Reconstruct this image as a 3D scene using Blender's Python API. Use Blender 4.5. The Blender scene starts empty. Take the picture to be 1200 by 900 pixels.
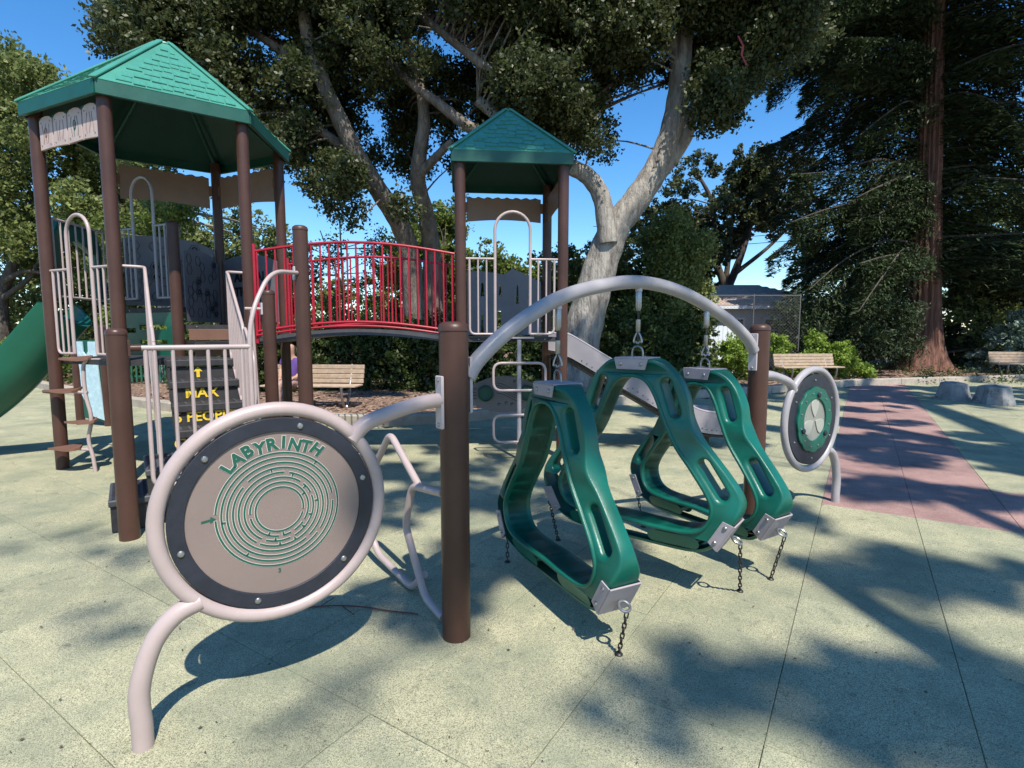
import bpy, math, random
import numpy as np
from mathutils import Vector, Matrix
random.seed(7); rng = np.random.default_rng(7)
S = bpy.context.scene
R_ = math.radians
# ------------------------------------------------------------------ camera, world, sun
FPX = 636.0; TH = math.atan(60/FPX); CT, ST = math.cos(TH), math.sin(TH); EYE = 1.5
cd = bpy.data.cameras.new("camera"); cam = bpy.data.objects.new("camera", cd); S.collection.objects.link(cam)
cam.location = (0, 0, EYE); cam.rotation_euler = (math.pi/2-TH, 0, 0)
cd.sensor_width = 36; cd.lens = 36*FPX/1200; cd.clip_start = .05; cd.clip_end = 3000
S.camera = cam
TOSUN = Vector((.378*.5592, -.926*.5592, .829)).normalized()
w = bpy.data.worlds.new("World"); S.world = w; w.use_nodes = True
nt = w.node_tree; bg = nt.nodes['Background']
sky = nt.nodes.new('ShaderNodeTexSky'); sky.sky_type = 'NISHITA'; sky.sun_disc = False
sky.sun_elevation = R_(56); sky.sun_rotation = R_(157.8); sky.air_density = 1.0; sky.dust_density = .15; sky.ozone_density = 4.0
hsv = nt.nodes.new('ShaderNodeHueSaturation'); hsv.inputs['Saturation'].default_value = 1.28; nt.links.new(sky.outputs[0], hsv.inputs['Color'])
nt.links.new(hsv.outputs[0], bg.inputs[0]); bg.inputs[1].default_value = .150
sd = bpy.data.lights.new("sun", 'SUN'); sd.energy = 4.9; sd.angle = R_(.53); sd.color = (1, .95, .86)
sun = bpy.data.objects.new("sun", sd); S.collection.objects.link(sun)
sun.rotation_euler = TOSUN.to_track_quat('Z', 'Y').to_euler()
S.view_settings.view_transform = 'Standard'; S.view_settings.look = 'None'; S.view_settings.exposure = .52; S.view_settings.gamma = 1
S.render.resolution_x = 1024; S.render.resolution_y = 768
S.render.engine = 'CYCLES'; S.cycles.max_bounces = 6; S.cycles.transparent_max_bounces = 4; S.cycles.diffuse_bounces = 3

def ray(x, y):
    u = (x-600)/FPX; v = (450-y)/FPX
    return Vector((u, CT+v*ST, -ST+v*CT))
def G(x, y, z=0.0):
    d = ray(x, y); return d*((z-EYE)/d.z)+Vector((0, 0, EYE))
def at(x, y, Y):
    d = ray(x, y); return d*(Y/d.y)+Vector((0, 0, EYE))

# ------------------------------------------------------------------ materials
def newmat(name):
    m = bpy.data.materials.new(name); m.use_nodes = True
    return m, m.node_tree, m.node_tree.nodes['Principled BSDF']
def coords(nt, kind='Object'):
    return nt.nodes.new('ShaderNodeTexCoord').outputs[kind]
def noise(nt, co, scale, detail=4, rough=.6):
    n = nt.nodes.new('ShaderNodeTexNoise'); n.inputs['Scale'].default_value = scale
    n.inputs['Detail'].default_value = detail; n.inputs['Roughness'].default_value = rough
    nt.links.new(co, n.inputs['Vector']); return n.outputs['Fac']
def ramp(nt, fac, stops):
    r = nt.nodes.new('ShaderNodeValToRGB'); e = r.color_ramp.elements
    while len(e) < len(stops): e.new(.5)
    for i, (p, c) in enumerate(stops):
        e[i].position = p; e[i].color = (*c, 1) if len(c) == 3 else c
    nt.links.new(fac, r.inputs[0]); return r.outputs[0]
def mixc(nt, fac, a, b, mode='MIX'):
    m = nt.nodes.new('ShaderNodeMix'); m.data_type = 'RGBA'; m.blend_type = mode
    for s_, v in ((m.inputs[0], fac), (m.inputs[6], a), (m.inputs[7], b)):
        if hasattr(v, 'links') or isinstance(v, bpy.types.NodeSocket): nt.links.new(v, s_)
        else: s_.default_value = v if not isinstance(v, tuple) else (*v, 1)[:4]
    return m.outputs[2]
def bump(nt, bs, h, strength, dist):
    b = nt.nodes.new('ShaderNodeBump'); b.inputs['Strength'].default_value = strength; b.inputs['Distance'].default_value = dist
    nt.links.new(h, b.inputs['Height']); nt.links.new(b.outputs[0], bs.inputs['Normal'])
def plain(name, col, rough=.5, var=.15, scale=6, metal=0, bs=.0, bscale=60, spec=.5, dirt=None, coat=0):
    m, nt, b = newmat(name); co = coords(nt)
    n = noise(nt, co, scale)
    a = tuple(c*(1-var) for c in col); c2 = tuple(min(1, c*(1+var)) for c in col)
    out = ramp(nt, n, [(.3, a), (.7, c2)])
    if dirt:
        n2 = noise(nt, co, dirt[1], 8, .75)
        f = ramp(nt, n2, [(dirt[2], (0, 0, 0)), (dirt[2]+.09, (1, 1, 1))])
        out = mixc(nt, f, out, dirt[0])
    nt.links.new(out, b.inputs['Base Color'])
    rr = nt.nodes.new('ShaderNodeMapRange'); nt.links.new(noise(nt, co, scale*3), rr.inputs[0])
    rr.inputs[3].default_value = max(.05, rough-.1); rr.inputs[4].default_value = min(1, rough+.14)
    nt.links.new(rr.outputs[0], b.inputs['Roughness'])
    b.inputs['Metallic'].default_value = metal; b.inputs['Specular IOR Level'].default_value = spec
    b.inputs['Coat Weight'].default_value = coat
    if bs: bump(nt, b, noise(nt, co, bscale, 3), bs, .004)
    return m
M = {}
M['post'] = plain('brown_powder_coat', (.066, .031, .022), .38, .16, 3, bs=.12, bscale=140, spec=.35, dirt=((.24, .17, .14), 22, .685))
M['tube'] = plain('beige_powder_coat', (.40, .315, .295), .36, .07, 5, bs=.08, bscale=160, dirt=((.25, .19, .16), 14, .74))
M['greytube'] = plain('grey_powder_coat', (.33, .305, .31), .36, .08, 5, bs=.08, bscale=160)
M['white_bracket'] = plain('pale_bracket_paint', (.42, .37, .37), .4, .08, 8)
M['green'] = plain('green_moulded_plastic', (.003, .100, .068), .33, .22, 4, bs=.25, bscale=160, dirt=((.02, .15, .105), 9, .63))
M['slidegreen'] = plain('green_slide_plastic', (.004, .095, .055), .34, .12, 2, bs=.08, bscale=120)
M['roof'] = plain('green_roof_plastic', (.052, .235, .170), .42, .14, 2.5, bs=.25, bscale=90, dirt=((.12, .33, .24), 5, .66))
M['fascia'] = plain('dark_green_fascia_plastic', (.006, .075, .052), .42, .14, 4, bs=.1, dirt=((.03, .12, .09), 7, .68))
M['ceiling'] = plain('shaded_green_plastic', (.004, .045, .033), .5, .15, 3)  # roof green darkened: the shade under the roof is put into this colour
M['red'] = plain('red_powder_coat', (.33, .008, .022), .35, .18, 5)
M['deck'] = plain('black_coated_deck', (.028, .026, .028), .6, .3, 20, bs=.3, bscale=300, dirt=((.10, .09, .08), 25, .66))
M['deckgrey'] = plain('dark_grey_bridge_deck', (.055, .055, .062), .55, .2, 12, bs=.2, bscale=200)
M['black'] = plain('black_plastic_rim', (.016, .018, .028), .45, .3, 12, bs=.3, bscale=300)
M['tan'] = plain('tan_plastic_panel', (.215, .162, .142), .38, .08, 3, bs=.15, bscale=260, dirt=((.17, .125, .11), 7, .64))
M['valance'] = plain('brown_tan_plastic_panel', (.235, .155, .115), .5, .1, 5, bs=.15, bscale=200)
M['boardtan'] = plain('pinkish_tan_board', (.46, .35, .31), .5, .1, 7, dirt=((.22, .16, .14), 12, .68))
M['panelgrey'] = plain('grey_plastic_panel', (.15, .145, .155), .5, .1, 4)
M['greenink'] = plain('green_engraving', (.008, .085, .055), .5, .1, 20)
M['paleink'] = plain('pale_engraving_edge', (.62, .53, .48), .5, .06, 20)
M['blackink'] = plain('black_print', (.01, .01, .012), .6, .1, 20)
M['yellow'] = plain('yellow_stencil_paint', (.72, .50, .03), .6, .2, 30, dirt=((.12, .08, .03), 40, .66))
M['brownpanel'] = plain('brown_plastic_riser', (.17, .085, .055), .5, .12, 6)
M['steel'] = plain('galvanised_steel', (.34, .34, .335), .36, .12, 18, metal=.9)
M['chain'] = plain('blackened_chain', (.045, .042, .04), .45, .3, 40, metal=.6)
M['rubber'] = plain('black_rubber', (.02, .02, .022), .6, .2, 20)
M['plate'] = plain('lilac_grey_plate', (.33, .29, .30), .42, .1, 10, bs=.1, bscale=200)
M['slidegrey'] = plain('lilac_grey_slide_plastic', (.27, .245, .26), .42, .1, 3)
M['wood'] = plain('pale_timber', (.40, .30, .215), .7, .25, 9, bs=.4, bscale=80)
M['concrete'] = plain('concrete', (.36, .31, .25), .85, .18, 5, bs=.4, bscale=60, dirt=((.18, .15, .12), 6, .6))
M['stone'] = plain('grey_cast_stone', (.25, .245, .235), .85, .35, 5, bs=.7, bscale=25, dirt=((.08, .08, .08), 6, .55))
M['blue'] = plain('pale_blue_panel', (.40, .55, .60), .5, .12, 14, dirt=((.55, .68, .72), 10, .55))
M['translucent'] = plain('grey_frosted_plastic', (.25, .25, .22), .3, .1, 6)
M['petal'] = plain('pale_frosted_petal', (.36, .36, .31), .3, .05, 6)
M['white'] = plain('white_house_paint', (.66, .68, .70), .6, .05, 4)
M['siding'] = plain('grey_siding_paint', (.46, .49, .54), .7, .08, 4)
M['shingle'] = plain('brown_asphalt_shingle', (.36, .26, .21), .85, .4, 9, bs=.5, bscale=50)
M['glass'] = plain('window_glass', (.05, .07, .08), .08, .1, 4)
M['fence'] = plain('galvanised_wire', (.09, .09, .09), .7, .1, 4)
M['greenfence'] = plain('green_fence_paint', (.02, .10, .06), .5, .1, 4)
M['skin'] = plain('skin', (.45, .25, .17), .5, .05, 6)
M['purple'] = plain('purple_cotton', (.10, .05, .22), .8, .1, 6)
M['hair'] = plain('dark_hair', (.03, .02, .015), .6, .1, 20)
M['patterned'] = plain('patterned_leggings', (.35, .22, .20), .8, .5, 30)
M['ribbonred'] = plain('red_streamer', (.28, .03, .035), .6, .1, 6)
M['twig'] = plain('red_brown_twig', (.12, .04, .03), .7, .2, 20)
M['deadleaf'] = plain('dead_leaf', (.07, .05, .03), .8, .3, 20)

def bark(name, c1, c2, scale=3, stretch=.25, strength=.8):
    m, nt, b = newmat(name); co = coords(nt)
    mp = nt.nodes.new('ShaderNodeMapping'); mp.inputs['Scale'].default_value = (1, 1, stretch); nt.links.new(co, mp.inputs[0])
    n = noise(nt, mp.outputs[0], scale*2.2, 8, .7); n2 = noise(nt, mp.outputs[0], scale*9, 4, .6)
    c = ramp(nt, n, [(.32, c1), (.62, c2)])
    nt.links.new(c, b.inputs['Base Color']); b.inputs['Roughness'].default_value = .9
    ad = nt.nodes.new('ShaderNodeMath'); nt.links.new(n, ad.inputs[0]); nt.links.new(n2, ad.inputs[1])
    bump(nt, b, ad.outputs[0], strength, .06); return m
M['oakbark'] = bark('grey_oak_bark', (.12, .105, .09), (.40, .36, .31))
M['oakbark2'] = bark('brown_grey_oak_bark', (.08, .065, .052), (.26, .215, .175))
M['darkbark'] = bark('dark_bark', (.035, .028, .022), (.11, .09, .07))
M['redbark'] = bark('redwood_bark', (.045, .02, .014), (.25, .12, .082), 4, .08, 1.0)
M['palebark'] = bark('pale_branch_bark', (.28, .25, .2), (.5, .46, .38))

def leafmat(name, dark, light, gloss=.35, trans=.28):
    m, nt, b = newmat(name)
    a = nt.nodes.new('ShaderNodeAttribute'); a.attribute_name = 'tone'
    col = ramp(nt, a.outputs['Fac'], [(0, dark), (.75, tuple((x+y)/2 for x, y in zip(dark, light))), (1, light)])
    nt.links.new(col, b.inputs['Base Color']); b.inputs['Roughness'].default_value = gloss; b.inputs['Specular IOR Level'].default_value = .32
    t = nt.nodes.new('ShaderNodeBsdfTranslucent'); mx = nt.nodes.new('ShaderNodeMixShader'); mx.inputs[0].default_value = trans
    hs = nt.nodes.new('ShaderNodeHueSaturation'); hs.inputs['Value'].default_value = 1.5; nt.links.new(col, hs.inputs['Color'])
    nt.links.new(hs.outputs[0], t.inputs[0]); nt.links.new(b.outputs[0], mx.inputs[1]); nt.links.new(t.outputs[0], mx.inputs[2])
    nt.links.new(mx.outputs[0], nt.nodes['Material Output'].inputs[0]); return m
M['oakleaf'] = leafmat('oak_leaf', (.022, .034, .010), (.15, .165, .06), .45)
M['midleaf'] = leafmat('mid_green_leaf', (.09, .115, .03), (.30, .34, .11), .55)
M['lightleaf'] = leafmat('yellow_green_leaf', (.07, .11, .02), (.24, .28, .06), .5, .35)
M['brightleaf'] = leafmat('bright_shrub_leaf', (.14, .22, .03), (.36, .46, .08), .5, .3)
M['needle'] = leafmat('redwood_needle', (.014, .028, .013), (.10, .135, .05), .6, .15)
M['ivyleaf'] = leafmat('dark_ivy_leaf', (.026, .046, .013), (.15, .19, .05), .42)
M['silverleaf'] = leafmat('glossy_silvery_leaf', (.06, .10, .06), (.35, .42, .36), .25, .1)

def groundmat(name, c1, c2, c3, spk=380, stain=(.16, .19, .13)):
    m, nt, b = newmat(name); co = nt.nodes.new('ShaderNodeNewGeometry').outputs['Position']
    v = nt.nodes.new('ShaderNodeTexVoronoi'); v.inputs['Scale'].default_value = spk; nt.links.new(co, v.inputs[0])
    sp = nt.nodes.new('ShaderNodeSeparateColor'); nt.links.new(v.outputs['Color'], sp.inputs[0])
    base = ramp(nt, sp.outputs[0], [(0, c1), (.35, c2), (.8, c3)])
    big = noise(nt, co, 1.6, 6, .65)
    base = mixc(nt, ramp(nt, big, [(.40, (0, 0, 0)), (.72, (.8, .8, .8))]), base, stain)
    med = noise(nt, co, 9, 8, .75)
    base = mixc(nt, ramp(nt, med, [(.57, (0, 0, 0)), (.70, (.75, .75, .75))]), base, tuple(x*.55 for x in stain))
    oi = nt.nodes.new('ShaderNodeObjectInfo')
    tv = nt.nodes.new('ShaderNodeMapRange'); tv.inputs[3].default_value = .93; tv.inputs[4].default_value = 1.06; nt.links.new(oi.outputs['Random'], tv.inputs[0])
    hs = nt.nodes.new('ShaderNodeHueSaturation'); nt.links.new(tv.outputs[0], hs.inputs['Value']); nt.links.new(base, hs.inputs['Color'])
    nt.links.new(hs.outputs[0], b.inputs['Base Color']); b.inputs['Roughness'].default_value = .9; b.inputs['Specular IOR Level'].default_value = .25
    bump(nt, b, sp.outputs[0], .55, .003); return m
M['rubbergreen'] = groundmat('speckled_green_rubber', (.08, .08, .055), (.325, .31, .195), (.53, .50, .325))
M['rubberred'] = groundmat('speckled_red_rubber', (.13, .085, .08), (.35, .205, .18), (.49, .32, .275), stain=(.20, .12, .11))
def mulchmat():
    m, nt, b = newmat('wood_chip_mulch'); co = nt.nodes.new('ShaderNodeNewGeometry').outputs['Position']
    v = nt.nodes.new('ShaderNodeTexVoronoi'); v.inputs['Scale'].default_value = 22; nt.links.new(co, v.inputs[0])
    sp = nt.nodes.new('ShaderNodeSeparateColor'); nt.links.new(v.outputs['Color'], sp.inputs[0])
    c = ramp(nt, sp.outputs[0], [(0, (.06, .035, .025)), (.5, (.20, .12, .08)), (1, (.40, .27, .19))])
    nt.links.new(c, b.inputs['Base Color']); b.inputs['Roughness'].default_value = .95; bump(nt, b, sp.outputs[1], .8, .03); return m
M['mulch'] = mulchmat()
M['soil'] = plain('soil', (.10, .075, .05), .95, .3, 3, bs=.5, bscale=20)

# ------------------------------------------------------------------ builders
ORG = {}
def tag(o, label=None, cat=None, group=None, kind=None):
    if label: o['label'] = label
    if cat: o['category'] = cat
    if group: o['group'] = group
    if kind: o['kind'] = kind
    return o
def thing(name, loc, label, cat, group=None):
    o = bpy.data.objects.new(name, None); S.collection.objects.link(o); o.location = loc; o.empty_display_size = .2
    ORG[o] = Vector(loc); return tag(o, label, cat, group)
def unit(v):
    v = Vector(v); return v.normalized()
class MB:
    def __init__(s): s.v = []; s.f = []
    def add(s, vs, fs):
        n = len(s.v); s.v += [tuple(p) for p in vs]; s.f += [tuple(i+n for i in q) for q in fs]; return s
    def tube(s, pts, r, n=10, closed=False, cap=True, sq=1.0):
        pts = [Vector(p) for p in pts]; m = len(pts); rs = r if isinstance(r, (list, tuple)) else [r]*m
        T = []
        for i in range(m):
            if closed: t = pts[(i+1) % m]-pts[i-1]
            else: t = pts[min(i+1, m-1)]-pts[max(i-1, 0)]
            T.append(t.normalized())
        a = Vector((0, 0, 1)) if abs(T[0].z) < .9 else Vector((1, 0, 0))
        nrm = (a-T[0]*a.dot(T[0])).normalized(); vs = []; 
        for i in range(m):
            nrm = (nrm-T[i]*nrm.dot(T[i])).normalized(); bi = T[i].cross(nrm)
            for k in range(n):
                an = 2*math.pi*k/n; vs.append(pts[i]+nrm*math.cos(an)*rs[i]+bi*math.sin(an)*rs[i]*sq)
        fs = []
        for i in range(m if closed else m-1):
            j = (i+1) % m
            for k in range(n): fs.append((i*n+k, i*n+(k+1) % n, j*n+(k+1) % n, j*n+k))
        if not closed and cap:
            fs.append(tuple(range(n-1, -1, -1))); fs.append(tuple((m-1)*n+k for k in range(n)))
        return s.add(vs, fs)
    def lathe(s, base, axis, prof, n=20):           # prof: (radius, height along axis)
        ax = unit(axis); a = Vector((1, 0, 0)) if abs(ax.x) < .8 else Vector((0, 1, 0))
        e1 = (a-ax*a.dot(ax)).normalized(); e2 = ax.cross(e1); vs = []; fs = []; base = Vector(base)
        for (r, h) in prof:
            for k in range(n):
                an = 2*math.pi*k/n; vs.append(base+ax*h+(e1*math.cos(an)+e2*math.sin(an))*max(r, 1e-4))
        for i in range(len(prof)-1):
            for k in range(n): fs.append((i*n+k, i*n+(k+1) % n, (i+1)*n+(k+1) % n, (i+1)*n+k))
        fs.append(tuple(range(n-1, -1, -1))); fs.append(tuple((len(prof)-1)*n+k for k in range(n)))
        return s.add(vs, fs)
    def obox(s, c, ex, ey, ez, sx, sy, sz, ch=0.0):   # oriented box, full sizes, optional chamfer of the +-x/+-y rim
        c = Vector(c); ex, ey, ez = unit(ex), unit(ey), unit(ez); hx, hy, hz = sx/2, sy/2, sz/2
        if ch:
            ring = lambda z, i: [c+ex*a*(hx-i)+ey*b*(hy-i)+ez*z for a, b in ((-1, -1), (1, -1), (1, 1), (-1, 1))]
            vs = ring(-hz, ch)+ring(-hz+ch, 0)+ring(hz-ch, 0)+ring(hz, ch)
            fs = [(3, 2, 1, 0), (12, 13, 14, 15)]
            for l in range(3):
                for k in range(4): fs.append((l*4+k, l*4+(k+1) % 4, (l+1)*4+(k+1) % 4, (l+1)*4+k))
            return s.add(vs, fs)
        vs = [c+ex*a*hx+ey*b*hy+ez*d*hz for d in (-1, 1) for a, b in ((-1, -1), (1, -1), (1, 1), (-1, 1))]
        return s.add(vs, [(3, 2, 1, 0), (4, 5, 6, 7), (0, 1, 5, 4), (1, 2, 6, 5), (2, 3, 7, 6), (3, 0, 4, 7)])
    def box(s, x0, x1, y0, y1, z0, z1, ch=0.0):
        return s.obox(((x0+x1)/2, (y0+y1)/2, (z0+z1)/2), (1, 0, 0), (0, 1, 0), (0, 0, 1), x1-x0, y1-y0, z1-z0, ch)
    def prism(s, pts, z0, z1):                       # flat polygon in xy
        n = len(pts); a = sum(pts[i][0]*pts[(i+1) % n][1]-pts[(i+1) % n][0]*pts[i][1] for i in range(n))
        if a < 0: pts = pts[::-1]
        vs = [(p[0], p[1], z0) for p in pts]+[(p[0], p[1], z1) for p in pts]
        fs = [tuple(range(n-1, -1, -1)), tuple(range(n, 2*n))]+[(i, (i+1) % n, n+(i+1) % n, n+i) for i in range(n)]
        return s.add(vs, fs)
    def build(s, name, mat, parent=None, smooth=40, kind=None, label=None):
        me = bpy.data.meshes.new(name); org = ORG.get(parent, Vector((0, 0, 0)))
        me.from_pydata([(p[0]-org[0], p[1]-org[1], p[2]-org[2]) for p in s.v], [], s.f)
        return link(name, me, mat, parent, smooth, kind, label)
def link(name, me, mat, parent=None, smooth=40, kind=None, label=None):
    if mat: me.materials.append(M[mat] if isinstance(mat, str) else mat)
    if smooth:
        me.polygons.foreach_set('use_smooth', [True]*len(me.polygons)); me.set_sharp_from_angle(angle=R_(smooth))
    o = bpy.data.objects.new(name, me); S.collection.objects.link(o)
    if parent: o.parent = parent; ORG[o] = ORG[parent]
    if kind: o['kind'] = kind
    if label: o['label'] = label
    return o
def inst(name, me, parent, mw, kind=None):           # shares mesh data; mw = world matrix of the piece
    o = bpy.data.objects.new(name, me); S.collection.objects.link(o); o.parent = parent
    org = ORG[parent]; o.matrix_local = Matrix.Translation(-org) @ mw
    return o
def frame(o, x, y, z):
    m = Matrix.Identity(4)
    for i, v in enumerate((x, y, z, o)):
        for k in range(3): m[k][i] = v[k]
    return m
def fillet(pts, rad, n=6, closed=False):
    pts = [Vector(p) for p in pts]; out = []; m = len(pts)
    for i in range(m):
        if not closed and i in (0, m-1): out.append(pts[i]); continue
        p, a, b = pts[i], pts[i-1], pts[(i+1) % m]
        r = min(rad, (a-p).length*.48, (b-p).length*.48); p0 = p+(a-p).normalized()*r; p1 = p+(b-p).normalized()*r
        for k in range(n+1):
            t = k/n; out.append(p0*(1-t)**2+p*2*t*(1-t)+p1*t*t)
    return out
def spline(pts, n=8, closed=False):
    pts = [Vector(p) for p in pts]; out = []; m = len(pts)
    g = lambda i: pts[i % m] if closed else pts[max(0, min(m-1, i))]
    for i in range(m if closed else m-1):
        a, b, c, d = g(i-1), g(i), g(i+1), g(i+2)
        for k in range(n):
            t = k/n; out.append(.5*((2*b)+(c-a)*t+(2*a-5*b+4*c-d)*t*t+(3*b-a-3*c+d)*t**3))
    if not closed: out.append(pts[-1])
    return out
def curve_mesh(loops, extrude, bevel, res=2):
    cu = bpy.data.curves.new('c', 'CURVE'); cu.dimensions = '2D'; cu.fill_mode = 'BOTH'
    for lp in loops:
        sp = cu.splines.new('POLY'); sp.points.add(len(lp)-1); sp.use_cyclic_u = True
        for i, p in enumerate(lp): sp.points[i].co = (p[0], p[1], 0, 1)
    cu.extrude = max(0, extrude-bevel); cu.bevel_depth = bevel; cu.bevel_resolution = res; cu.offset = -bevel
    o = bpy.data.objects.new('c', cu); S.collection.objects.link(o)
    me = bpy.data.meshes.new_from_object(o.evaluated_get(bpy.context.evaluated_depsgraph_get()))
    bpy.data.objects.remove(o); bpy.data.curves.remove(cu); return me
def text_mesh(txt, size, depth=.001, bold=.0, align='CENTER'):
    cu = bpy.data.curves.new('t', 'FONT'); cu.body = txt; cu.size = size; cu.extrude = depth; cu.offset = bold
    cu.align_x = align; cu.align_y = 'CENTER'; cu.resolution_u = 3
    o = bpy.data.objects.new('t', cu); S.collection.objects.link(o)
    me = bpy.data.meshes.new_from_object(o.evaluated_get(bpy.context.evaluated_depsgraph_get()))
    bpy.data.objects.remove(o); bpy.data.curves.remove(cu); return me
def place_mesh(name, me, mat, parent, mw, smooth=40, kind=None):
    me.transform(Matrix.Translation(-ORG[parent]) @ mw); return link(name, me, mat, parent, smooth, kind)
ZV = Vector((0, 0, 1))
def post(parent, x, y, h, r=.065, name='post', mat='post', z0=-.05, label=None):
    prof = [(r, z0), (r, h-.045), (r*1.05, h-.043), (r*1.05, h-.03), (r*.96, h-.012), (r*.7, h-.001), (.001, h+.002)]
    return MB().lathe((x, y, 0), (0, 0, 1), prof, 28).build(name, mat, parent, 50, label=label)
def bolt(parent, p, nrm, r=.011, name='bolt', mat='steel'):
    p = Vector(p); return MB().lathe(p, nrm, [(r, 0), (r, .003), (r*.75, .007), (r*.3, .0085)], 10).build(name, mat, parent, 30)

# ------------------------------------------------------------------ ground
D1 = Vector((411/FPX, 1.0044, 0)).normalized(); N1 = Vector((D1.y, -D1.x, 0))     # grid of the rubber tiles
def uv(p): return p.dot(N1), p.dot(D1)
def xy(a, b): return N1*a+D1*b
gd = MB(); gd.add([(-400, -300, -.06), (400, -300, -.06), (400, 600, -.06), (-400, 600, -.06)], [(0, 1, 2, 3)])
tag(gd.build('ground', 'soil', None, 0), kind='structure')
KERB = [(-30, 27), (-15.3, 16.6), (-8.6, 11.6), (-4.6, 9.25), (-2.3, 8.75), (-1.0, 9.0), (.6, 10.2), (3.3, 12.1), (6.5, 13.7), (10, 15.6), (17, 17.4), (30, 20.5)]
mb = MB(); far = [(34, 120), (-60, 120)]
mb.add([(x, y, -.004) for x, y in KERB]+[(60, 30, -.004), (60, 120, -.004), (-60, 120, -.004), (-60, 40, -.004)], [tuple(range(len(KERB)+4))])
tag(mb.build('mulch_bed', 'mulch', None, 0), kind='structure')
def inside_play(x, y):
    for (a, b), (c, d) in zip(KERB, KERB[1:]):
        if a <= x <= c: return y < b+(d-b)*(x-a)/(c-a)-.05
    return False
surf = MB(); surf.add([(x, y, -.03) for x, y in KERB]+[(30, -8, -.03), (-30, -8, -.03)], [tuple(range(len(KERB)+2))[::-1]])
surf = surf.build('playground_surface', 'rubber', None, 0); tag(surf, 'pale green and brick red speckled rubber tiles of the playground floor', kind='structure'); ORG[surf] = Vector((0, 0, 0))
TS = .667; U0, V0 = -.228, .725
def is_red(a, b):
    i = round((a-U0)/TS-.5); 
    if 0 <= i <= 1 and b > 5.4: return True
    return i > 1 and 5.4 < b < 6.7
cells = []
for i in range(-45, 50):
    for j in range(-14, 48):
        a = U0+(i+.5)*TS; b = V0+(j+.5)*TS; c = xy(a, b)
        if not inside_play(c.x, c.y) or abs(c.x) > 29 or c.y < -7.5: continue
        d = math.hypot(c.x, c.y+0.0); vis = c.y > .6 and abs(c.x) < c.y*1.05+1.0
        cells.append((0 if vis else 1, d, a, b))
cells.sort()
tmesh = {}
for red in (0, 1):
    t = MB(); t.obox((0, 0, -.015), (1, 0, 0), (0, 1, 0), (0, 0, 1), TS-.0025, TS-.0025, .03, .002)
    me = bpy.data.meshes.new('rubber_tile'); me.from_pydata(t.v, [], t.f); me.materials.append(M['rubberred' if red else 'rubbergreen']); tmesh[red] = me
rest = {0: MB(), 1: MB()}
for k, (_, d, a, b) in enumerate(cells):
    c = xy(a, b); red = int(is_red(a, b)); dz = random.uniform(-.0012, .0012)
    if k < 290:
        o = inst('rubber_tile', tmesh[red], surf, Matrix.Translation(c+ZV*dz) @ frame(Vector((0, 0, 0)), N1, D1, ZV) @ Matrix.Rotation(random.uniform(-.0016, .0016), 4, 'Z'))
    else:
        rest[red].obox(c+ZV*(dz-.015), N1, D1, ZV, TS-.004, TS-.004, .03, 0)
rest[0].build('far_rubber_tiles', 'rubbergreen', surf, 0, kind='stuff', label='green rubber tiles farther off'); rest[1].build('far_red_rubber_tiles', 'rubberred', surf, 0, kind='stuff', label='brick red rubber tiles of the path')
# kerb of concrete sections
kr = thing('concrete_kerb', (KERB[4][0], KERB[4][1], 0), 'low pale concrete kerb between the rubber floor and the wood chips', 'kerb')
for (a, b), (c, d) in zip(KERB[1:], KERB[2:]):
    p = Vector((a, b, 0)); q = Vector((c, d, 0)); L = (q-p).length; e = (q-p)/L; n = max(1, round(L/1.5))
    for i in range(n):
        m_ = p+e*(L*(i+.5)/n); MB().obox(m_+ZV*.07, e, ZV.cross(e), ZV, L/n-.012, .22, .20, .015).build('kerb_section', 'concrete', kr, 25)
# loose wood chips
N = 16000; ch = []
cm = MB()
for i in range(9000):
    if i < 5500: x = random.uniform(-9, 22)
    else: x = random.uniform(-20, 24)
    y0 = 8
    for (a, b), (c, d) in zip(KERB, KERB[1:]):
        if a <= x <= c: y0 = b+(d-b)*(x-a)/(c-a)
    y = y0+.15+random.random()**1.4*6; an = random.random()*6.3; l = random.uniform(.03, .09); wv = l*.35
    e = Vector((math.cos(an), math.sin(an), random.uniform(-.4, .4))).normalized(); s_ = Vector((-e.y, e.x, random.uniform(-.3, .3))).normalized()
    c = Vector((x, y, random.uniform(.0, .03)))
    cm.add([c-e*l-s_*wv, c+e*l-s_*wv, c+e*l*.8+s_*wv, c-e*l+s_*wv], [(0, 1, 2, 3)])
tag(cm.build('wood_chips', 'mulch', None, 0), 'loose reddish wood chips on the bed behind the kerb', 'wood chips', kind='stuff')

# ------------------------------------------------------------------ arch with swings
P1 = Vector((-.276, 2.57, 0)); P2 = Vector((1.82, 4.0, 0)); AD = (P2-P1).normalized(); AN = Vector((AD.y, -AD.x, 0))
def ap(s, z, o=0.0, base=P1): return base+AD*s+ZV*z+AN*o
arch = thing('swinging_loop_arch', P1, 'grey arched tube bolted between two dark brown posts that carries the green loops', 'climbing arch')
post(arch, P1.x, P1.y, 1.552, .070); post(arch, P2.x, P2.y, 1.562, .070)
ARC = [(.075, 1.285), (.14, 1.375), (.33, 1.522), (.61, 1.672), (.91, 1.757), (1.26, 1.80), (1.65, 1.755), (2.08, 1.615), (2.36, 1.47), (2.465, 1.37)]
MB().tube(spline([ap(s, z) for s, z in ARC], 6), .040, 16).build('arch_tube', 'greytube', arch)
def clamp(parent, c, along, h=.27, w_=.062, mat='white_bracket'):
    side = ZV.cross(along); b = MB().obox(c, side, along, ZV, w_, .014, h, .004).build('bracket', mat, parent, 25)
    for q in (-1, 1):
        bolt(b, Vector(c)+along*.007+ZV*q*(h/2-.02), along, .010)
    return b
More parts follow.
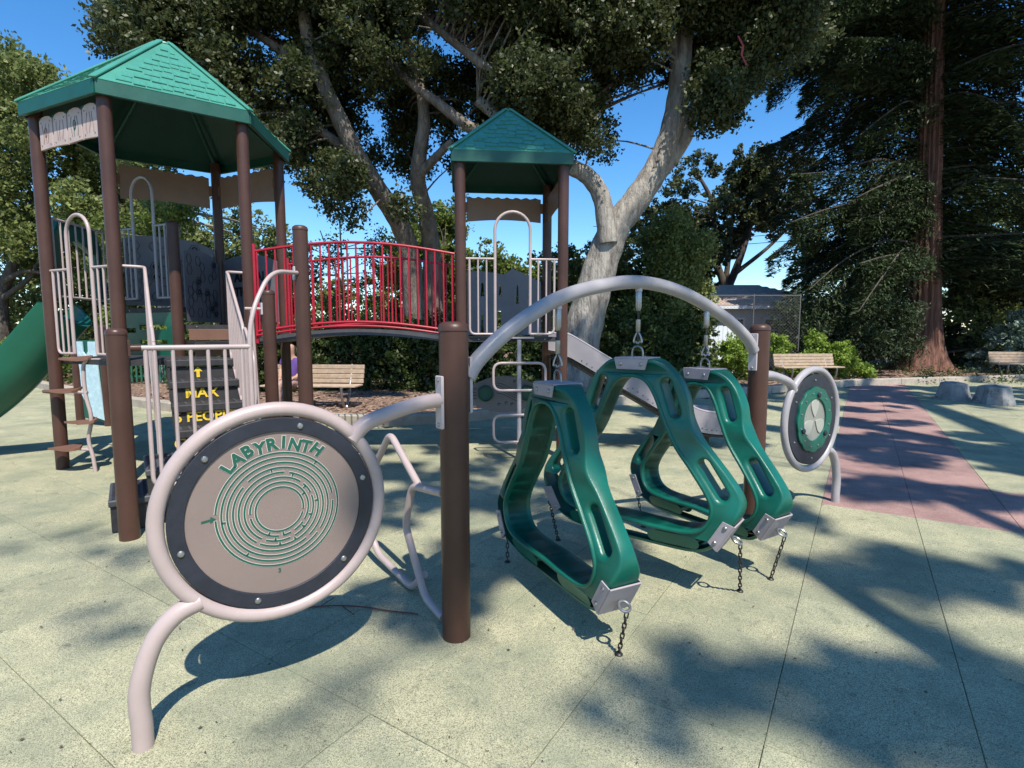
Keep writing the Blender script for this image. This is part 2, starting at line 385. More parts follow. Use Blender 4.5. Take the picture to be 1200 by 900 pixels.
clamp(arch, P1+AD*.078+ZV*1.25, AD); clamp(arch, P2-AD*.078+ZV*1.36, -AD)
def cable(parent, top, bot):                       # fittings from arch to loop plate
    top = Vector(top); bot = Vector(bot); L = (top-bot).length; d = (bot-top)/L
    c = MB().tube([top, bot-d*.05], .0065, 8).build('cable', 'rubber', parent)
    MB().tube([top-d*.0, top+d*.02], .021, 12).build('hanger', 'white_bracket', parent)
    MB().lathe(top, d, [(.012, .0), (.015, .015), (.019, .03), (.019, .11), (.014, .13), (.010, .135)], 14).build('swage_fitting', 'steel', parent)
    MB().lathe(top, d, [(.014, L*.52), (.014, L*.52+.07), (.010, L*.52+.075)], 12).build('swage_fitting', 'steel', parent)
    ex = AD*.5+AN*.86; o0 = top+d*(L*.52+.075); o1 = bot-d*.03
    lp = [o0, o0+d*.03+ex*.018, o0+d*.06+ex*.024, o1-d*.01+ex*.012, o1, o1-d*.01-ex*.012, o0+d*.06-ex*.024, o0+d*.03-ex*.018]
    MB().tube(spline(lp, 4, True), .0055, 8, True).build('thimble', 'steel', parent)
half = [(.0, 1.14), (.145, 1.14), (.262, 1.055), (.335, .925), (.36, .80), (.405, .70), (.50, .585), (.585, .485), (.655, .385), (.662, .30), (.60, .175), (.50, .055), (.39, .008), (.18, .0)]
inner = [(.0, 1.03), (.085, 1.008), (.145, .93), (.20, .80), (.275, .645), (.385, .50), (.478, .365), (.50, .275), (.455, .185), (.36, .148), (.18, .14)]
def sym(h, bottom): return [(x, z) for x, z in h]+[(0, bottom)]+[(-x, z) for x, z in h[::-1] if x > 1e-6]
def smooth2(l, n=5): return [(p.x, p.y) for p in spline([(x, z, 0) for x, z in l], n, True)]
def stadium(a, b, wd, n=6):
    a = Vector((a[0], a[1])); b = Vector((b[0], b[1])); e = (b-a).normalized(); an0 = math.atan2(e.y, e.x); out = []
    for k in range(n+1):
        t = an0-math.pi/2+math.pi*k/n; out.append((b.x+wd*math.cos(t), b.y+wd*math.sin(t)))
    for k in range(n+1):
        t = an0+math.pi/2+math.pi*k/n; out.append((a.x+wd*math.cos(t), a.y+wd*math.sin(t)))
    return out
def scaled(l, c, k): return [(c[0]+(x-c[0])*k, c[1]+(z-c[1])*k) for x, z in l]
OUT = smooth2(sym(half, 0)); INN = smooth2(sym(inner, .145))
def offset_loop(l, d):
    out = []; n = len(l)
    for i in range(n):
        t = Vector(l[(i+1) % n])-Vector(l[i-1]); t.normalize(); out.append((l[i][0]+t.y*d, l[i][1]-t.x*d))
    return out
SL = []
for q in (-1, 1):
    SL += [stadium((q*.212, 1.0), (q*.272, .83), .032), stadium((q*.448, .545), (q*.560, .385), .033), stadium((q*.16, .066), (q*.40, .072), .020)]
sgn = 1 if sum(OUT[i][0]*OUT[(i+1) % len(OUT)][1]-OUT[(i+1) % len(OUT)][0]*OUT[i][1] for i in range(len(OUT))) > 0 else -1
body_me = curve_mesh([OUT, INN]+SL, .086, .020, 3)
def taper(me):                                     # wide inner band, narrow outer hand rails, wide again at the three plates
    n_ = len(me.vertices); co = np.empty(n_*3); me.vertices.foreach_get('co', co); co = co.reshape(-1, 3); A_ = np.array(OUT); B_ = np.array(INN)
    do = np.min(np.hypot(co[:, None, 0]-A_[None, :, 0], co[:, None, 1]-A_[None, :, 1]), 1); di = np.min(np.hypot(co[:, None, 0]-B_[None, :, 0], co[:, None, 1]-B_[None, :, 1]), 1)
    r_ = di/(di+do+1e-6); c_ = np.zeros(n_)
    for cx, cy, s_ in ((0, 1.12, .17), (.60, .17, .16), (-.60, .17, .16)):
        d_ = np.hypot(co[:, 0]-cx, co[:, 1]-cy); c_ = np.maximum(c_, 1/(1+np.exp((d_-s_)/.025)))
    w_ = np.exp(-((np.abs(co[:, 0])-.38)**2+(co[:, 1]-.73)**2)/.006)*.45; c_ = np.maximum(c_, w_)
    co[:, 2] *= 1-.50*np.clip(r_*1.15, 0, 1)*(1-c_); me.vertices.foreach_set('co', co.ravel()); me.update()
taper(body_me)
rim_o = offset_loop(INN, sgn*.022); body_rim = curve_mesh([rim_o, INN], .095, .009, 3)
def make_loop(hang, topz, z0, dr, a1, a2, label, K=1.0):
    dr = Vector((dr[0], dr[1], 0)).normalized(); n = Vector((dr.y, -dr.x, 0)); c = Vector((hang.x, hang.y, z0+1.14*(1-K)))
    t = thing('swinging_loop', c, label, 'swinging loop', 'green loops hung on cables under the arch')
    mw = frame(c, dr, ZV, -n if dr.cross(ZV).dot(-n) > 0 else n)
    mw = mw @ Matrix.Diagonal((K, K, 1, 1))
    def cp(me): return me.copy()
    b = place_mesh('loop_body', cp(body_me), 'green', t, mw, 38)
    place_mesh('inner_flange', cp(body_rim), 'green', t, mw, 38)
    # top plate and two corner plates, folded over both faces
    def plate(u, v, ang, wd, hh):
        e = dr*math.cos(ang)+ZV*math.sin(ang); o = -dr*math.sin(ang)+ZV*math.cos(ang); cc = c+dr*u+ZV*v
        p = MB(); p.obox(cc+o*.004, e, n, o, wd, .176, .009, .002)
        for q in (-1, 1):
            f0 = cc+n*q*.086; p.add([f0+e*wd*.5, f0-e*wd*.5, f0-e*wd*.42-o*hh, f0+e*wd*.42-o*hh]+[f0+n*q*.007+e*wd*.5, f0+n*q*.007-e*wd*.5, f0+n*q*.007-e*wd*.42-o*hh, f0+n*q*.007+e*wd*.42-o*hh],
                [(0, 1, 2, 3), (7, 6, 5, 4), (0, 3, 7, 4), (1, 0, 4, 5), (2, 1, 5, 6), (3, 2, 6, 7)])
        pl = p.build('plate', 'plate', t, 25)
        for q in (-1, 1):
            for r_ in (-1, 1): bolt(pl, cc+n*q*.093+e*r_*wd*.3-o*hh*.5, n*q, .0115)
        return cc, e, o
    cc, e, o = plate(0, 1.142*K, 0, .215, .062)
    top = cc+ZV*.005
    MB().tube([top+dr*.035-ZV*.01]+[top+dr*.035*math.cos(a)+ZV*(.03+.038*math.sin(a)) for a in [i*math.pi/10-.0 for i in range(11)]]+[top-dr*.035, top-dr*.035-ZV*.01], .0055, 8).build('shackle', 'steel', t)
    cable(t, Vector((hang.x, hang.y, topz)), top+ZV*.055)
    for q, anc in ((1, a1), (-1, a2)):
        ang = -q*math.atan2(.62, .36) if False else q*(-2.05)
        ang = -math.pi/2-.52 if q > 0 else math.pi/2+.52
        # outward direction of the chamfer: right and down
        e2 = dr*math.cos(ang)+ZV*math.sin(ang)
        cc, e, o = plate(q*.592*K, .150*K, ang, .180, .060)
        ctr = cc+o*.045
        MB().tube([ctr+o*.028*math.cos(a)+n*.028*math.sin(a) for a in [i*2*math.pi/16 for i in range(16)]], .0075, 8, True).build('ring', 'steel', t)
        if anc is None: continue
        st = ctr+o*.022-ZV*.012; en = Vector((anc[0], anc[1], .005)); L = (en-st).length; k = max(3, round(L/.030)); d = (en-st)/L
        bow = []
        s1 = d.cross(Vector((1, 0, 0))).normalized(); s2 = d.cross(s1)
        lk = MB(); ll = L/k
        path = [Vector((.0085*math.cos(a), 0, math.copysign(ll*.30, math.sin(a))+.0085*math.sin(a))) for a in [(i+.5)*2*math.pi/12 for i in range(12)]]
        lk.tube(path, .0036, 6, True); me = bpy.data.meshes.new('chain_link'); me.from_pydata(lk.v, [], lk.f); me.materials.append(M['chain'])
        me.polygons.foreach_set('use_smooth', [True]*len(me.polygons))
        for i in range(k):
            sx = s1 if i % 2 else s2; sy = d.cross(sx)
            inst('chain_link', me, t, frame(st+d*ll*(i+.5), sx, sy, d))
        MB().lathe((en.x, en.y, 0), ZV, [(.02, -.01), (.02, .004), (.012, .012)], 10).build('ground_anchor', 'chain', t)
    return t
H1 = ap(.633, 1.64); H2 = ap(1.25, 1.775); H3 = ap(1.905, 1.665)
make_loop(H1, 1.645, .085, (.253, -.515), (.500, 2.412), (-.03, 3.44), 'nearest green moulded loop on a cable, seen almost edge on', .96)
make_loop(H2, 1.765, .205, (.787, -.62), (1.328, 3.035), (.335, 3.819), 'middle green moulded loop turned to show its open triangle', .97)
make_loop(H3, 1.665, .115, (.284, -.452), (1.58, 3.189), (1.02, 4.09), 'farthest green moulded loop on a cable beside the far brown post', .93)

# ------------------------------------------------------------------ labyrinth ring and window ring
def ring_panel(base, sdir, label, cat, group):
    """base = post; sdir = +1 or -1, side along the arch line on which the ring stands"""
    c = base+AD*sdir*.80+ZV*.787; t = thing('round_play_panel', c-ZV*.787, label, cat, group)
    Rr = .414
    MB().tube([c+AD*Rr*math.cos(a)+ZV*Rr*math.sin(a) for a in [i*2*math.pi/72 for i in range(72)]], .0285, 16, True).build('ring_tube', 'tube' if sdir < 0 else 'greytube', t)
    mt = 'tube' if sdir < 0 else 'greytube'
    E = AD*sdir
    a0 = c+E*Rr*math.cos(R_(-45))+ZV*Rr*math.sin(R_(-45)); foot = base+E*1.29
    MB().tube(spline([a0-E*.01, a0+E*.075-ZV*.03, a0+E*.15-ZV*.12, foot+ZV*.22-E*.0, foot+ZV*.08, foot-ZV*.03], 7), .0345, 14).build('leg', mt, t)
    b0 = c-E*Rr*math.cos(R_(40))+ZV*Rr*math.sin(R_(40)); b1 = base+E*.075+ZV*1.185
    MB().tube(spline([b0+E*.015-ZV*.01, b0-E*.06+ZV*.06, b1+E*.13-ZV*.012, b1+E*.0], 7), .0345, 14).build('arm', mt, t)
    clamp(t, base+E*.076+ZV*1.175, E, .25, .06, 'white_bracket' )
    return t, c
grp = 'round panels at the two ends of the arch'
lab, LC = ring_panel(P1, -1, 'large beige ring around a tan disc with the word LABYRINTH over a round maze', 'play panel', grp)
def ring2d(r, n=72): return [(r*math.cos(2*math.pi*i/n), r*math.sin(2*math.pi*i/n)) for i in range(n)]
def pf(c, o): return frame(c+AN*o, AD, ZV, AN)
place_mesh('black_rim', curve_mesh([ring2d(.382), ring2d(.325)[::-1]], .012, .003), 'black', lab, pf(LC, .006), 30)
disc = place_mesh('tan_disc', curve_mesh([ring2d(.336)], .006, .001), 'tan', lab, pf(LC, .004), 30)
for k in range(6):
    a = R_(75-60*k); bolt(lab, LC+AD*.352*math.cos(a)+ZV*.352*math.sin(a)+AN*.018, AN, .0125)
for a in (30, 150, 270): MB().tube([LC+(AD*math.cos(R_(a))+ZV*math.sin(R_(a)))*.37, LC+(AD*math.cos(R_(a))+ZV*math.sin(R_(a)))*.39], .011, 8).build('spacer', 'steel', lab)
LM = LC+ZV*.012+AD*.004
rings = [.228-.0198*i for i in range(8)]
gaps = [[(178, 6)], [(5, 9)], [(-38, 6)], [(135, 9), (-52, 6)], [(78, 7), (-125, 6)], [(48, 7), (-70, 8), (-120, 8), (20, 6)], [(185, 9), (-35, 7), (-65, 8), (-90, 8)], [(-12, 8)]]
bars = [(50, 0), (185, 1), (232, 1), (99, 3), (68, 4), (-92, 4), (-68, 4), (38, 5), (-100, 5), (5, 4), (28, 6), (-45, 5), (-85, 6), (-115, 6), (-20, 5)]
def strip(m, r, a0, a1, hw):
    n = max(3, int(abs(a1-a0)/5)); vs = []
    for i in range(n+1):
        a = R_(a0+(a1-a0)*i/n)
        for rr in (r-hw, r+hw): vs.append(LM+AD*rr*math.cos(a)+ZV*rr*math.sin(a))
    m.append((vs, n))
def lay(items, off, name, mat):
    b = MB()
    for vs, n in items:
        k = len(b.v); b.add([v+AN*off for v in vs], [(2*i, 2*i+1, 2*i+3, 2*i+2) for i in range(n)])
    return b.build(name, mat, lab, 0)
g1, g2 = [], []
for r, gp in zip(rings, gaps):
    es = sorted([(a % 360, wd) for a, wd in gp])
    for i, (a, wd) in enumerate(es):
        nx, nw = es[(i+1) % len(es)]; nx = nx if i+1 < len(es) else nx+360
        strip(g1, r, a+wd/2*.93, nx-nw/2*.93, .0054); strip(g2, r, a+wd/2, nx-nw/2, .0037)
for a, i in bars:
    r0 = rings[i]; d = AD*math.cos(R_(a))+ZV*math.sin(R_(a)); s_ = -AD*math.sin(R_(a))+ZV*math.cos(R_(a))
    for lst, hw in ((g1, .0055), (g2, .0038)):
        lst.append(([LM+d*(r0-.0135)-s_*hw, LM+d*(r0-.0135)+s_*hw, LM+d*r0-s_*hw, LM+d*r0+s_*hw], 1))
lay(g1, .0112, 'maze_groove_edge', 'paleink'); lay(g2, .0122, 'maze_groove', 'greenink')
for i, chx in enumerate('LABYRINTH'):
    a = R_(133-9.6*i - (2.5 if i > 4 else 0)*0); rr = .264+.004*((i*7) % 3-1); jit = R_([8, -4, 5, -7, 3, 0, -4, 6, -8][i])
    p = LM+AD*rr*math.cos(a)+ZV*rr*math.sin(a); ux = AD*math.sin(a+jit)-ZV*math.cos(a+jit); uy = AD*math.cos(a+jit)+ZV*math.sin(a+jit)
    place_mesh('letter_outline', text_mesh(chx, .064, .0004, .0048), 'paleink', lab, frame(p+AN*.0112, ux, uy, AN), 0)
    place_mesh('letter', text_mesh(chx, .064, .0006, .0030), 'greenink', lab, frame(p+AN*.0124, ux, uy, AN), 0)
def flat(poly, off, name, mat, parent, c):
    return MB().add([c+AD*x+ZV*z+AN*off for x, z in poly], [tuple(range(len(poly)))]).build(name, mat, parent, 0)
flat([(-.275, -.006), (-.245, -.002), (-.245, -.011), (-.226, .003), (-.243, .015), (-.245, .006), (-.275, .002)], .0118, 'arrow', 'greenink', lab, LM)
place_mesh('small_mark', text_mesh('3', .024, .0004, .0006), 'greenink', lab, frame(LM-ZV*.252+AN*.0115-AD*.01, AD, ZV, AN), 0)

win, WC = ring_panel(P2, 1, 'smaller looking grey ring with a dark green scalloped window at the far right', 'play panel', grp)
place_mesh('black_rim', curve_mesh([ring2d(.376), ring2d(.20)[::-1]], .012, .003), 'black', win, pf(WC, .004), 30)
sc = [((.262+.012*abs(math.cos(6*a)))*math.cos(a), (.262+.012*abs(math.cos(6*a)))*math.sin(a)) for a in [i*2*math.pi/96 for i in range(96)]]
place_mesh('scalloped_ring', curve_mesh([sc, ring2d(.175)[::-1]], .012, .004), 'green', win, pf(WC, .022), 30)
place_mesh('frosted_window', curve_mesh([ring2d(.19)], .004, .001), 'translucent', win, pf(WC, .016), 30)
for k in range(3):
    a = R_(90+120*k); pe = []
    for i in range(20):
        tt = i*2*math.pi/20; rr = .095+.075*math.cos(tt); sw = .085*math.sin(tt)*(rr/.17)**.8; pe.append((rr*math.cos(a)-sw*math.sin(a), rr*math.sin(a)+sw*math.cos(a)))
    place_mesh('petal', curve_mesh([pe], .004, .002), 'petal', win, pf(WC, .024), 30)
    a = R_(82+120*k); MB().lathe(WC+AD*.205*math.cos(a)+ZV*.205*math.sin(a)+AN*.034, AN, [(.022, 0), (.022, .012), (.012, .018)], 12).build('knob', 'black', win)
for k in range(12): a = R_(15+30*k); bolt(win, WC+AD*.225*math.cos(a)+ZV*.225*math.sin(a)+AN*.034, AN, .008)
for k in range(6): a = R_(30+60*k); bolt(win, WC+AD*.325*math.cos(a)+ZV*.325*math.sin(a)+AN*.016, AN, .009)

# zig-zag pipe climber between near post and stair post
HX = {k: Vector((x, y, 0)) for k, (x, y) in {'A': (-4.994, 5.923), 'B': (-3.906, 5.424), 'C': (-2.93, 6.118), 'D': (-3.043, 7.309), 'E': (-4.131, 7.808), 'F': (-5.107, 7.115)}.items()}
HO = Vector((-4.018, 6.616, 0)); NS = Vector((.576, -.817, 0)).normalized()
S1 = HX['B']+NS*1.92; S3 = HX['C']+NS*1.92; S2 = HX['C']+NS*.70+Vector((.06, 0, 0)); S3B = Vector((-1.93, 5.05, 0))
def onp(px, py, p, q):
    d = ray(px, py); n = Vector((q.y-p.y, -(q.x-p.x), 0)); return d*((n.x*p.x+n.y*p.y)/(n.x*d.x+n.y*d.y))+Vector((0, 0, EYE))
zz = thing('pipe_climber', P1+Vector((-.33, .42, 0)), 'bent beige pipes of a low climber behind the labyrinth ring', 'climber')
pts = [onp(x, y, P1, S3) for x, y in ((519, 724), (498, 700), (475, 615), (483, 569), (519, 578))]
MB().tube(fillet(pts, .06), .021, 12).build('bent_pipe', 'tube', zz)
pts = [onp(x, y, P1, S3)+Vector((.03, .03, 0)) for x, y in ((484, 572), (450, 509), (432, 548), (418, 600), (437, 652), (476, 692), (490, 676))]
MB().tube(fillet(pts, .06), .021, 12).build('bent_pipe', 'tube', zz)

# ------------------------------------------------------------------ roof builder
def roof(t, corners, cen, z0, z1, zf, rcap=.10, mat='roof'):
    """hip roof shell of thick faces with ridge caps, fascia and moulded shingles"""
    n = len(corners); b = MB(); apex = [cen+(c-cen).normalized()*rcap+ZV*z1 for c in corners]; ev = [c+ZV*z0 for c in corners]
    inn = [cen+(c-cen)*.965+ZV*(z0-.03) for c in corners]; inapex = [cen+(c-cen).normalized()*rcap+ZV*(z1-.05) for c in corners]
    for i in range(n):
        j = (i+1) % n
        b.add([ev[i], ev[j], apex[j], apex[i], inn[i], inn[j], inapex[j], inapex[i]], [(0, 1, 2, 3), (7, 6, 5, 4), (1, 0, 4, 5)])
    b.add(apex, [tuple(range(n))])
    r = b.build('roof', mat, t, 20)
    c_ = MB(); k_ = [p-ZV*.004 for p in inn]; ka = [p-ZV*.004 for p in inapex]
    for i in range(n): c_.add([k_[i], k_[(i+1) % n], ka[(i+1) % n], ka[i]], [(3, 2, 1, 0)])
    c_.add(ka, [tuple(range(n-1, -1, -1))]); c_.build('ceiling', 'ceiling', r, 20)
    f = MB()
    for i in range(n):
        j = (i+1) % n; o = (((corners[i]+corners[j])/2-cen)).normalized(); e = (corners[j]-corners[i]).normalized(); L = (corners[j]-corners[i]).length
        c0 = (corners[i]+corners[j])/2; f.obox(c0-o*.012+ZV*((z0+zf)/2-.004), e, o, ZV, L-.02, .022, z0-zf, .004)
        f.obox(c0-o*.026+ZV*(zf+.004), e, o, ZV, L-.05, .03, .014, .003)
    f.build('fascia', 'fascia', r, 25)
    for i in range(n):
        rd = MB(); d = (apex[i]-ev[i]); up = ((ev[i]-ev[i-1]).cross(apex[i]-ev[i])).normalized(); side = d.normalized().cross(ZV).normalized(); u2 = side.cross(d.normalized())
        rd.obox((apex[i]+ev[i])/2+u2*.010, d.normalized(), side, u2, d.length+.02, .065, .024, .008).build('ridge_cap', mat, r, 25)
    MB().lathe(cen+ZV*(z1-.012), ZV, [(rcap*1.15, 0), (rcap*1.1, .018), (rcap*.6, .032), (.001, .036)], n*3).build('cap', mat, r, 30)
    # shingles
    t0 = MB(); t0.add([(-.5, 0, 0), (.5, 0, 0), (.5, 0, 1), (-.5, 0, 1), (-.5, 1, 0), (.5, 1, 0), (.5, 1, .25), (-.5, 1, .25)], [(3, 2, 6, 7), (0, 1, 2, 3), (0, 3, 7, 4), (2, 1, 5, 6), (7, 6, 5, 4)])
    me = bpy.data.meshes.new('shingle'); me.from_pydata(t0.v, [], t0.f); me.materials.append(M[mat]); rs = random.Random(3)
    for i in range(n):
        j = (i+1) % n; e = (ev[j]-ev[i]).normalized(); mid = (ev[i]+ev[j])/2; top = (apex[i]+apex[j])/2; up = (top-mid); H = up.length; up.normalize(); nr = e.cross(up)
        if nr.z < 0: nr = -nr
        hw0 = (ev[j]-ev[i]).length/2; hw1 = (apex[j]-apex[i]).length/2; rows = 9; rh = H/(rows+.3)
        if mid.y > cen.y+.25*abs(mid.x-cen.x): continue      # faces turned away carry no visible relief
        for k in range(rows):
            y = .025+k*rh; hw = hw0+(hw1-hw0)*((y+rh)/H)-.05; x = -hw+rs.uniform(0, .05)
            while x < hw-.05:
                wd = rs.uniform(.085, .15); wd = min(wd, hw-x)
                if wd > .045:
                    yo = rs.choice((0, .015, .04, .065)); cx = x+wd/2
                    o = inst('shingle', me, r, frame(mid+e*cx+up*(y+yo*.8)+nr*.0005, e*(wd-.014), up*(rh-yo*.3-.012), nr*rs.uniform(.008, .014)))
                x += wd
    return r
def cor(c, R0, rot=0): return c
# ------------------------------------------------------------------ guard with climbing arch
def guard_arch(t, p, q, zb, zr, zt, l0=.10, l1=.41, mat='tube', name='guard'):
    e = (q-p).normalized(); L = (q-p).length; c = .60*L/1.19; hw = .205
    P = lambda s, z: p+e*s+ZV*z
    g = MB(); g.tube(fillet([P(.05, zr), P(l0+.0, zr), P(c-hw, zr)], .01), .014, 10)
    o = g.build(name, mat, t)
    MB().tube([P(c-hw, zb), P(c-hw, zt-hw)]+[P(c-hw*math.cos(a), zt-hw+hw*math.sin(a)) for a in [i*math.pi/14 for i in range(1, 14)]]+[P(c+hw, zt-hw), P(c+hw, zb)], .0175, 12).build('hand_arch', mat, o)
    MB().tube([P(c+hw, zr), P(L-.05, zr)], .014, 10).build('rail', mat, o)
    for a, b, sg in ((c-hw, l0, -1), (c+hw, L-l0, 1)):
        MB().tube(fillet([P(a, zb), P(b, zb), P(b, zr)], .07), .014, 10).build('frame', mat, o)
        for k in range(1, 3):
            s = a+(b-a)*k/3; MB().tube([P(s, zb), P(s, zr)], .0105, 8).build('bar', mat, o)
    for s in (.03, L-.03): MB().obox(P(s, zr-.02), e, e.cross(ZV), ZV, .05, .03, .09, .005).build('clamp', mat, o, 25)
    return o
# ------------------------------------------------------------------ tower 1
t1 = thing('play_tower', HO, 'large hexagonal play tower with a lit green shingle roof on brown posts', 'play tower')
for k in 'ABCDEF': post(t1, HX[k].x, HX[k].y, 3.86, .0625)
post(t1, HO.x+.03, HO.y-.1, 2.80, .064, label='shorter post in the middle with a dark upper part')
cr = [HO+(HX[k]-HO).normalized()*1.335 for k in 'ABCDEF']
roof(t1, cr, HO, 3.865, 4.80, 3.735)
# ceiling ribs
rb = MB()
for k in 'ABCDEF': d = (HX[k]-HO).normalized(); rb.tube([HO+d*1.2+ZV*3.80, HO+d*.12+ZV*4.66], .02, 6)
rb.build('rafters', 'fascia', t1)
# panel of four boards between A and B, and tan panels at the back
def side(p, q): e = (q-p).normalized(); return e, Vector((e.y, -e.x, 0)), (q-p).length
e, n, L = side(HX['A'], HX['B'])
MB().obox(HX['A']+e*L/2+ZV*3.56, e, n, ZV, L-.16, .018, .32, .003).build('sign_backing', 'fascia', t1, 25)
for k in range(4):
    x0 = .115+k*.255; wd = .235; top = 3.715-.0; c = HX['A']+e*(x0+wd/2)+n*.016
    pl = [(-wd/2, 3.385+.01*(k % 2)), (wd/2, 3.385+.01*((k+1) % 2)), (wd/2, 3.675), (wd*.3, 3.705), (0, 3.715), (-wd*.3, 3.705), (-wd/2, 3.675)]
    me = curve_mesh([pl], .011, .004); b = place_mesh('board', me, 'boardtan', t1, frame(c, e, ZV, n), 25)
    for sx, sz in ((-.08, 3.43), (.08, 3.43), (-.08, 3.65), (.08, 3.65)): bolt(b, c+e*sx+ZV*sz+n*.011, n, .007, 'screw')
    # carved knots and grain
    g = MB()
    for m_ in range(3):
        pts = [c+e*(-.05+.05*m_+.012*math.sin(z*22+m_*2+k))+ZV*z+n*.0125 for z in [3.44+i*.024 for i in range(9)]]
        g.tube(pts, .0022, 4)
    if k in (0, 2): g.tube([c+e*.02*math.cos(a)+ZV*(3.55+.045*math.sin(a))+n*.0128 for a in [i*math.pi/6 for i in range(12)]], .004, 5, True)
    g.build('carved_grain', 'fascia' if k == 2 else 'brownpanel', b)
def wavy(t, p, q, z0, z1, mat, name):
    e, n, L = side(p, q); pts = []; m_ = 26
    for i in range(m_+1): s = .09+(L-.18)*i/m_; pts.append((s, z1-.02+.012*math.sin(i*1.9)))
    for i in range(m_, -1, -1): s = .09+(L-.18)*i/m_; pts.append((s, z0+.03*math.sin(i/m_*math.pi*1.0)+.0*i))
    o = place_mesh(name, curve_mesh([pts[::-1]], .010, .003), mat, t, frame(Vector(p), e, ZV, n), 25)
    for s in (.075, L-.075): MB().obox(Vector(p)+e*s+ZV*((z0+z1)/2+.02), e, n, ZV, .045, .04, .13, .008).build('clamp', 'brownpanel', t, 25)
    return o
for a, b in (('F', 'E'), ('E', 'D')): wavy(t1, HX[a], HX[b], 3.22, 3.66, 'valance', 'valance_panel')
# decks
def poly(t, pts, z, name='deck', mat='deck', th=.055):
    o = MB().prism([(p.x, p.y) for p in pts], z-th, z).build(name, mat, t, 20)
    for p, q in zip(pts, pts[1:]+pts[:1]):
        e_, n_, L_ = side(p, q)
        for s in (.15*L_, .85*L_): bolt(o, p+e_*s+n_*.001+ZV*(z-th/2), n_, .010)
        for s in (.15*L_, .85*L_): bolt(o, p+e_*s-n_*.001+ZV*(z-th/2), -n_, .010)
    return o
A, B, C, D, E_, F = (HX[k] for k in 'ABCDEF')
ins = lambda p, k=.955: HO+(p-HO)*k
poly(t1, [ins(A), ins(B), ins(C), HO, ins(F)], 1.22)
poly(t1, [HO+(E_-HO)*.02, ins(C), ins(D)], 1.40)
poly(t1, [HO, ins(D), ins(E_)], 1.60)
poly(t1, [HO, ins(E_), ins(F)], 1.81)
# risers under the raised decks
def riser(p, q, z0, z1, mat, name='riser'):
    e_, n_, L_ = side(p, q); return MB().obox((p+q)/2+ZV*(z0+z1)/2, e_, n_, ZV, L_-.1, .02, z1-z0, .003).build(name, mat, t1, 25)
riser(HO+Vector((.05, -.02, 0)), ins(D), 1.41, 1.545, 'brownpanel'); st_ = (HO*.9+ins(D)*.1)
MB().prism([(p.x, p.y) for p in (HO+Vector((.08, -.06, 0)), HO+(D-HO)*.62+Vector((0, -.0, 0)), HO+(D-HO)*.62+Vector((.22, -.18, 0)), HO+Vector((.30, -.24, 0)))], 1.33, 1.39).build('step', 'deck', t1, 20)
riser(HO+Vector((.22, -.20, 0)), HO+(D-HO)*.62+Vector((.16, -.14, 0)), 1.22, 1.33, 'brownpanel')
# green panel with slots between centre post and post F, below the upper deck
e, n, L = side(F, HO)
sl = [[(s0, z0), (s1, z0), (s1, z1), (s0, z1)] for s0, s1, z0, z1 in ((.42, .95, 1.54, 1.60), (.42, .95, 1.36, 1.41), (.10, .34, 1.50, 1.56))]
place_mesh('green_panel', curve_mesh([[(.05, 1.12), (L-.06, 1.12), (L-.06, 1.75), (.05, 1.75)]]+[q[::-1] for q in sl], .012, .003), 'slidegreen', t1, frame(F, e, ZV, n), 25)
# guards
guard_arch(t1, A, B, 1.28, 2.16, 2.70)
guard_arch(t1, F, HO, 1.93, 2.80, 3.40, mat='greytube')
e, n, L = side(A, F)
g = MB().tube([A+e*.08+ZV*2.74, A+e*(L-.1)+ZV*2.74], .014, 8).build('guard', 'tube', t1)
for k in range(9):
    s = .12+k*.12; k or MB().tube([A+e*.08+ZV*1.9, A+e*(L-.1)+ZV*1.9], .014, 8).build('bottom_rail', 'tube', g)
    MB().tube([A+e*s+ZV*1.9, A+e*s+ZV*2.74], .0105, 8).build('bar', 'tube', g)
# activity panels E-F (hexagons) and D-E (animal tracks)
def act(p, q, z0, z1):
    e, n, L = side(p, q); pts = [(.08, z0), (L-.08, z0), (L-.08, z1-.12), (L*.75, z1-.03), (L*.5, z1), (L*.25, z1-.01), (.08, z1-.06)]
    return place_mesh('activity_panel', curve_mesh([pts], .010, .003), 'panelgrey', t1, frame(p, e, ZV, n), 25), e, n, L
for p, q, z0 in ((F, E_, 1.86), (HO+(E_-HO)*.06, E_, 1.64)):
    pn, e, n, L = act(p, q, z0, z0+.92)
    hx_ = MB(); rr = random.Random(5)
    for i in range(8):
        for j in range(6):
            if rr.random() < .35: continue
            cx = .2+i*.115; cz = z0+.12+j*.132+(i % 2)*.066
            if cx > L-.2 or cz > z0+.8: continue
            ring_ = [p+e*(cx+.066*math.cos(a))+ZV*(cz+.066*math.sin(a))+n*.0125 for a in [k*math.pi/3 for k in range(6)]]
            hx_.tube(ring_, .0035, 4, True)
            if rr.random() < .2: hx_.tube([p+e*(cx+.03*math.cos(a))+ZV*(cz+.03*math.sin(a))+n*.0125 for a in [k*math.pi/4 for k in range(8)]], .012, 4, True)
    hx_.build('printed_hexagons', 'blackink', pn, 0, kind='stuff')
pn, e, n, L = act(E_, D, 1.64, 2.56)
for txt, z in (('ANIMAL', 2.26), ('TRACKS', 2.06)): place_mesh('printed_word', text_mesh(txt, .17, .002, .006), 'blackink', pn, frame((E_+D)/2+ZV*z+n*.012, e, ZV, n), 0)
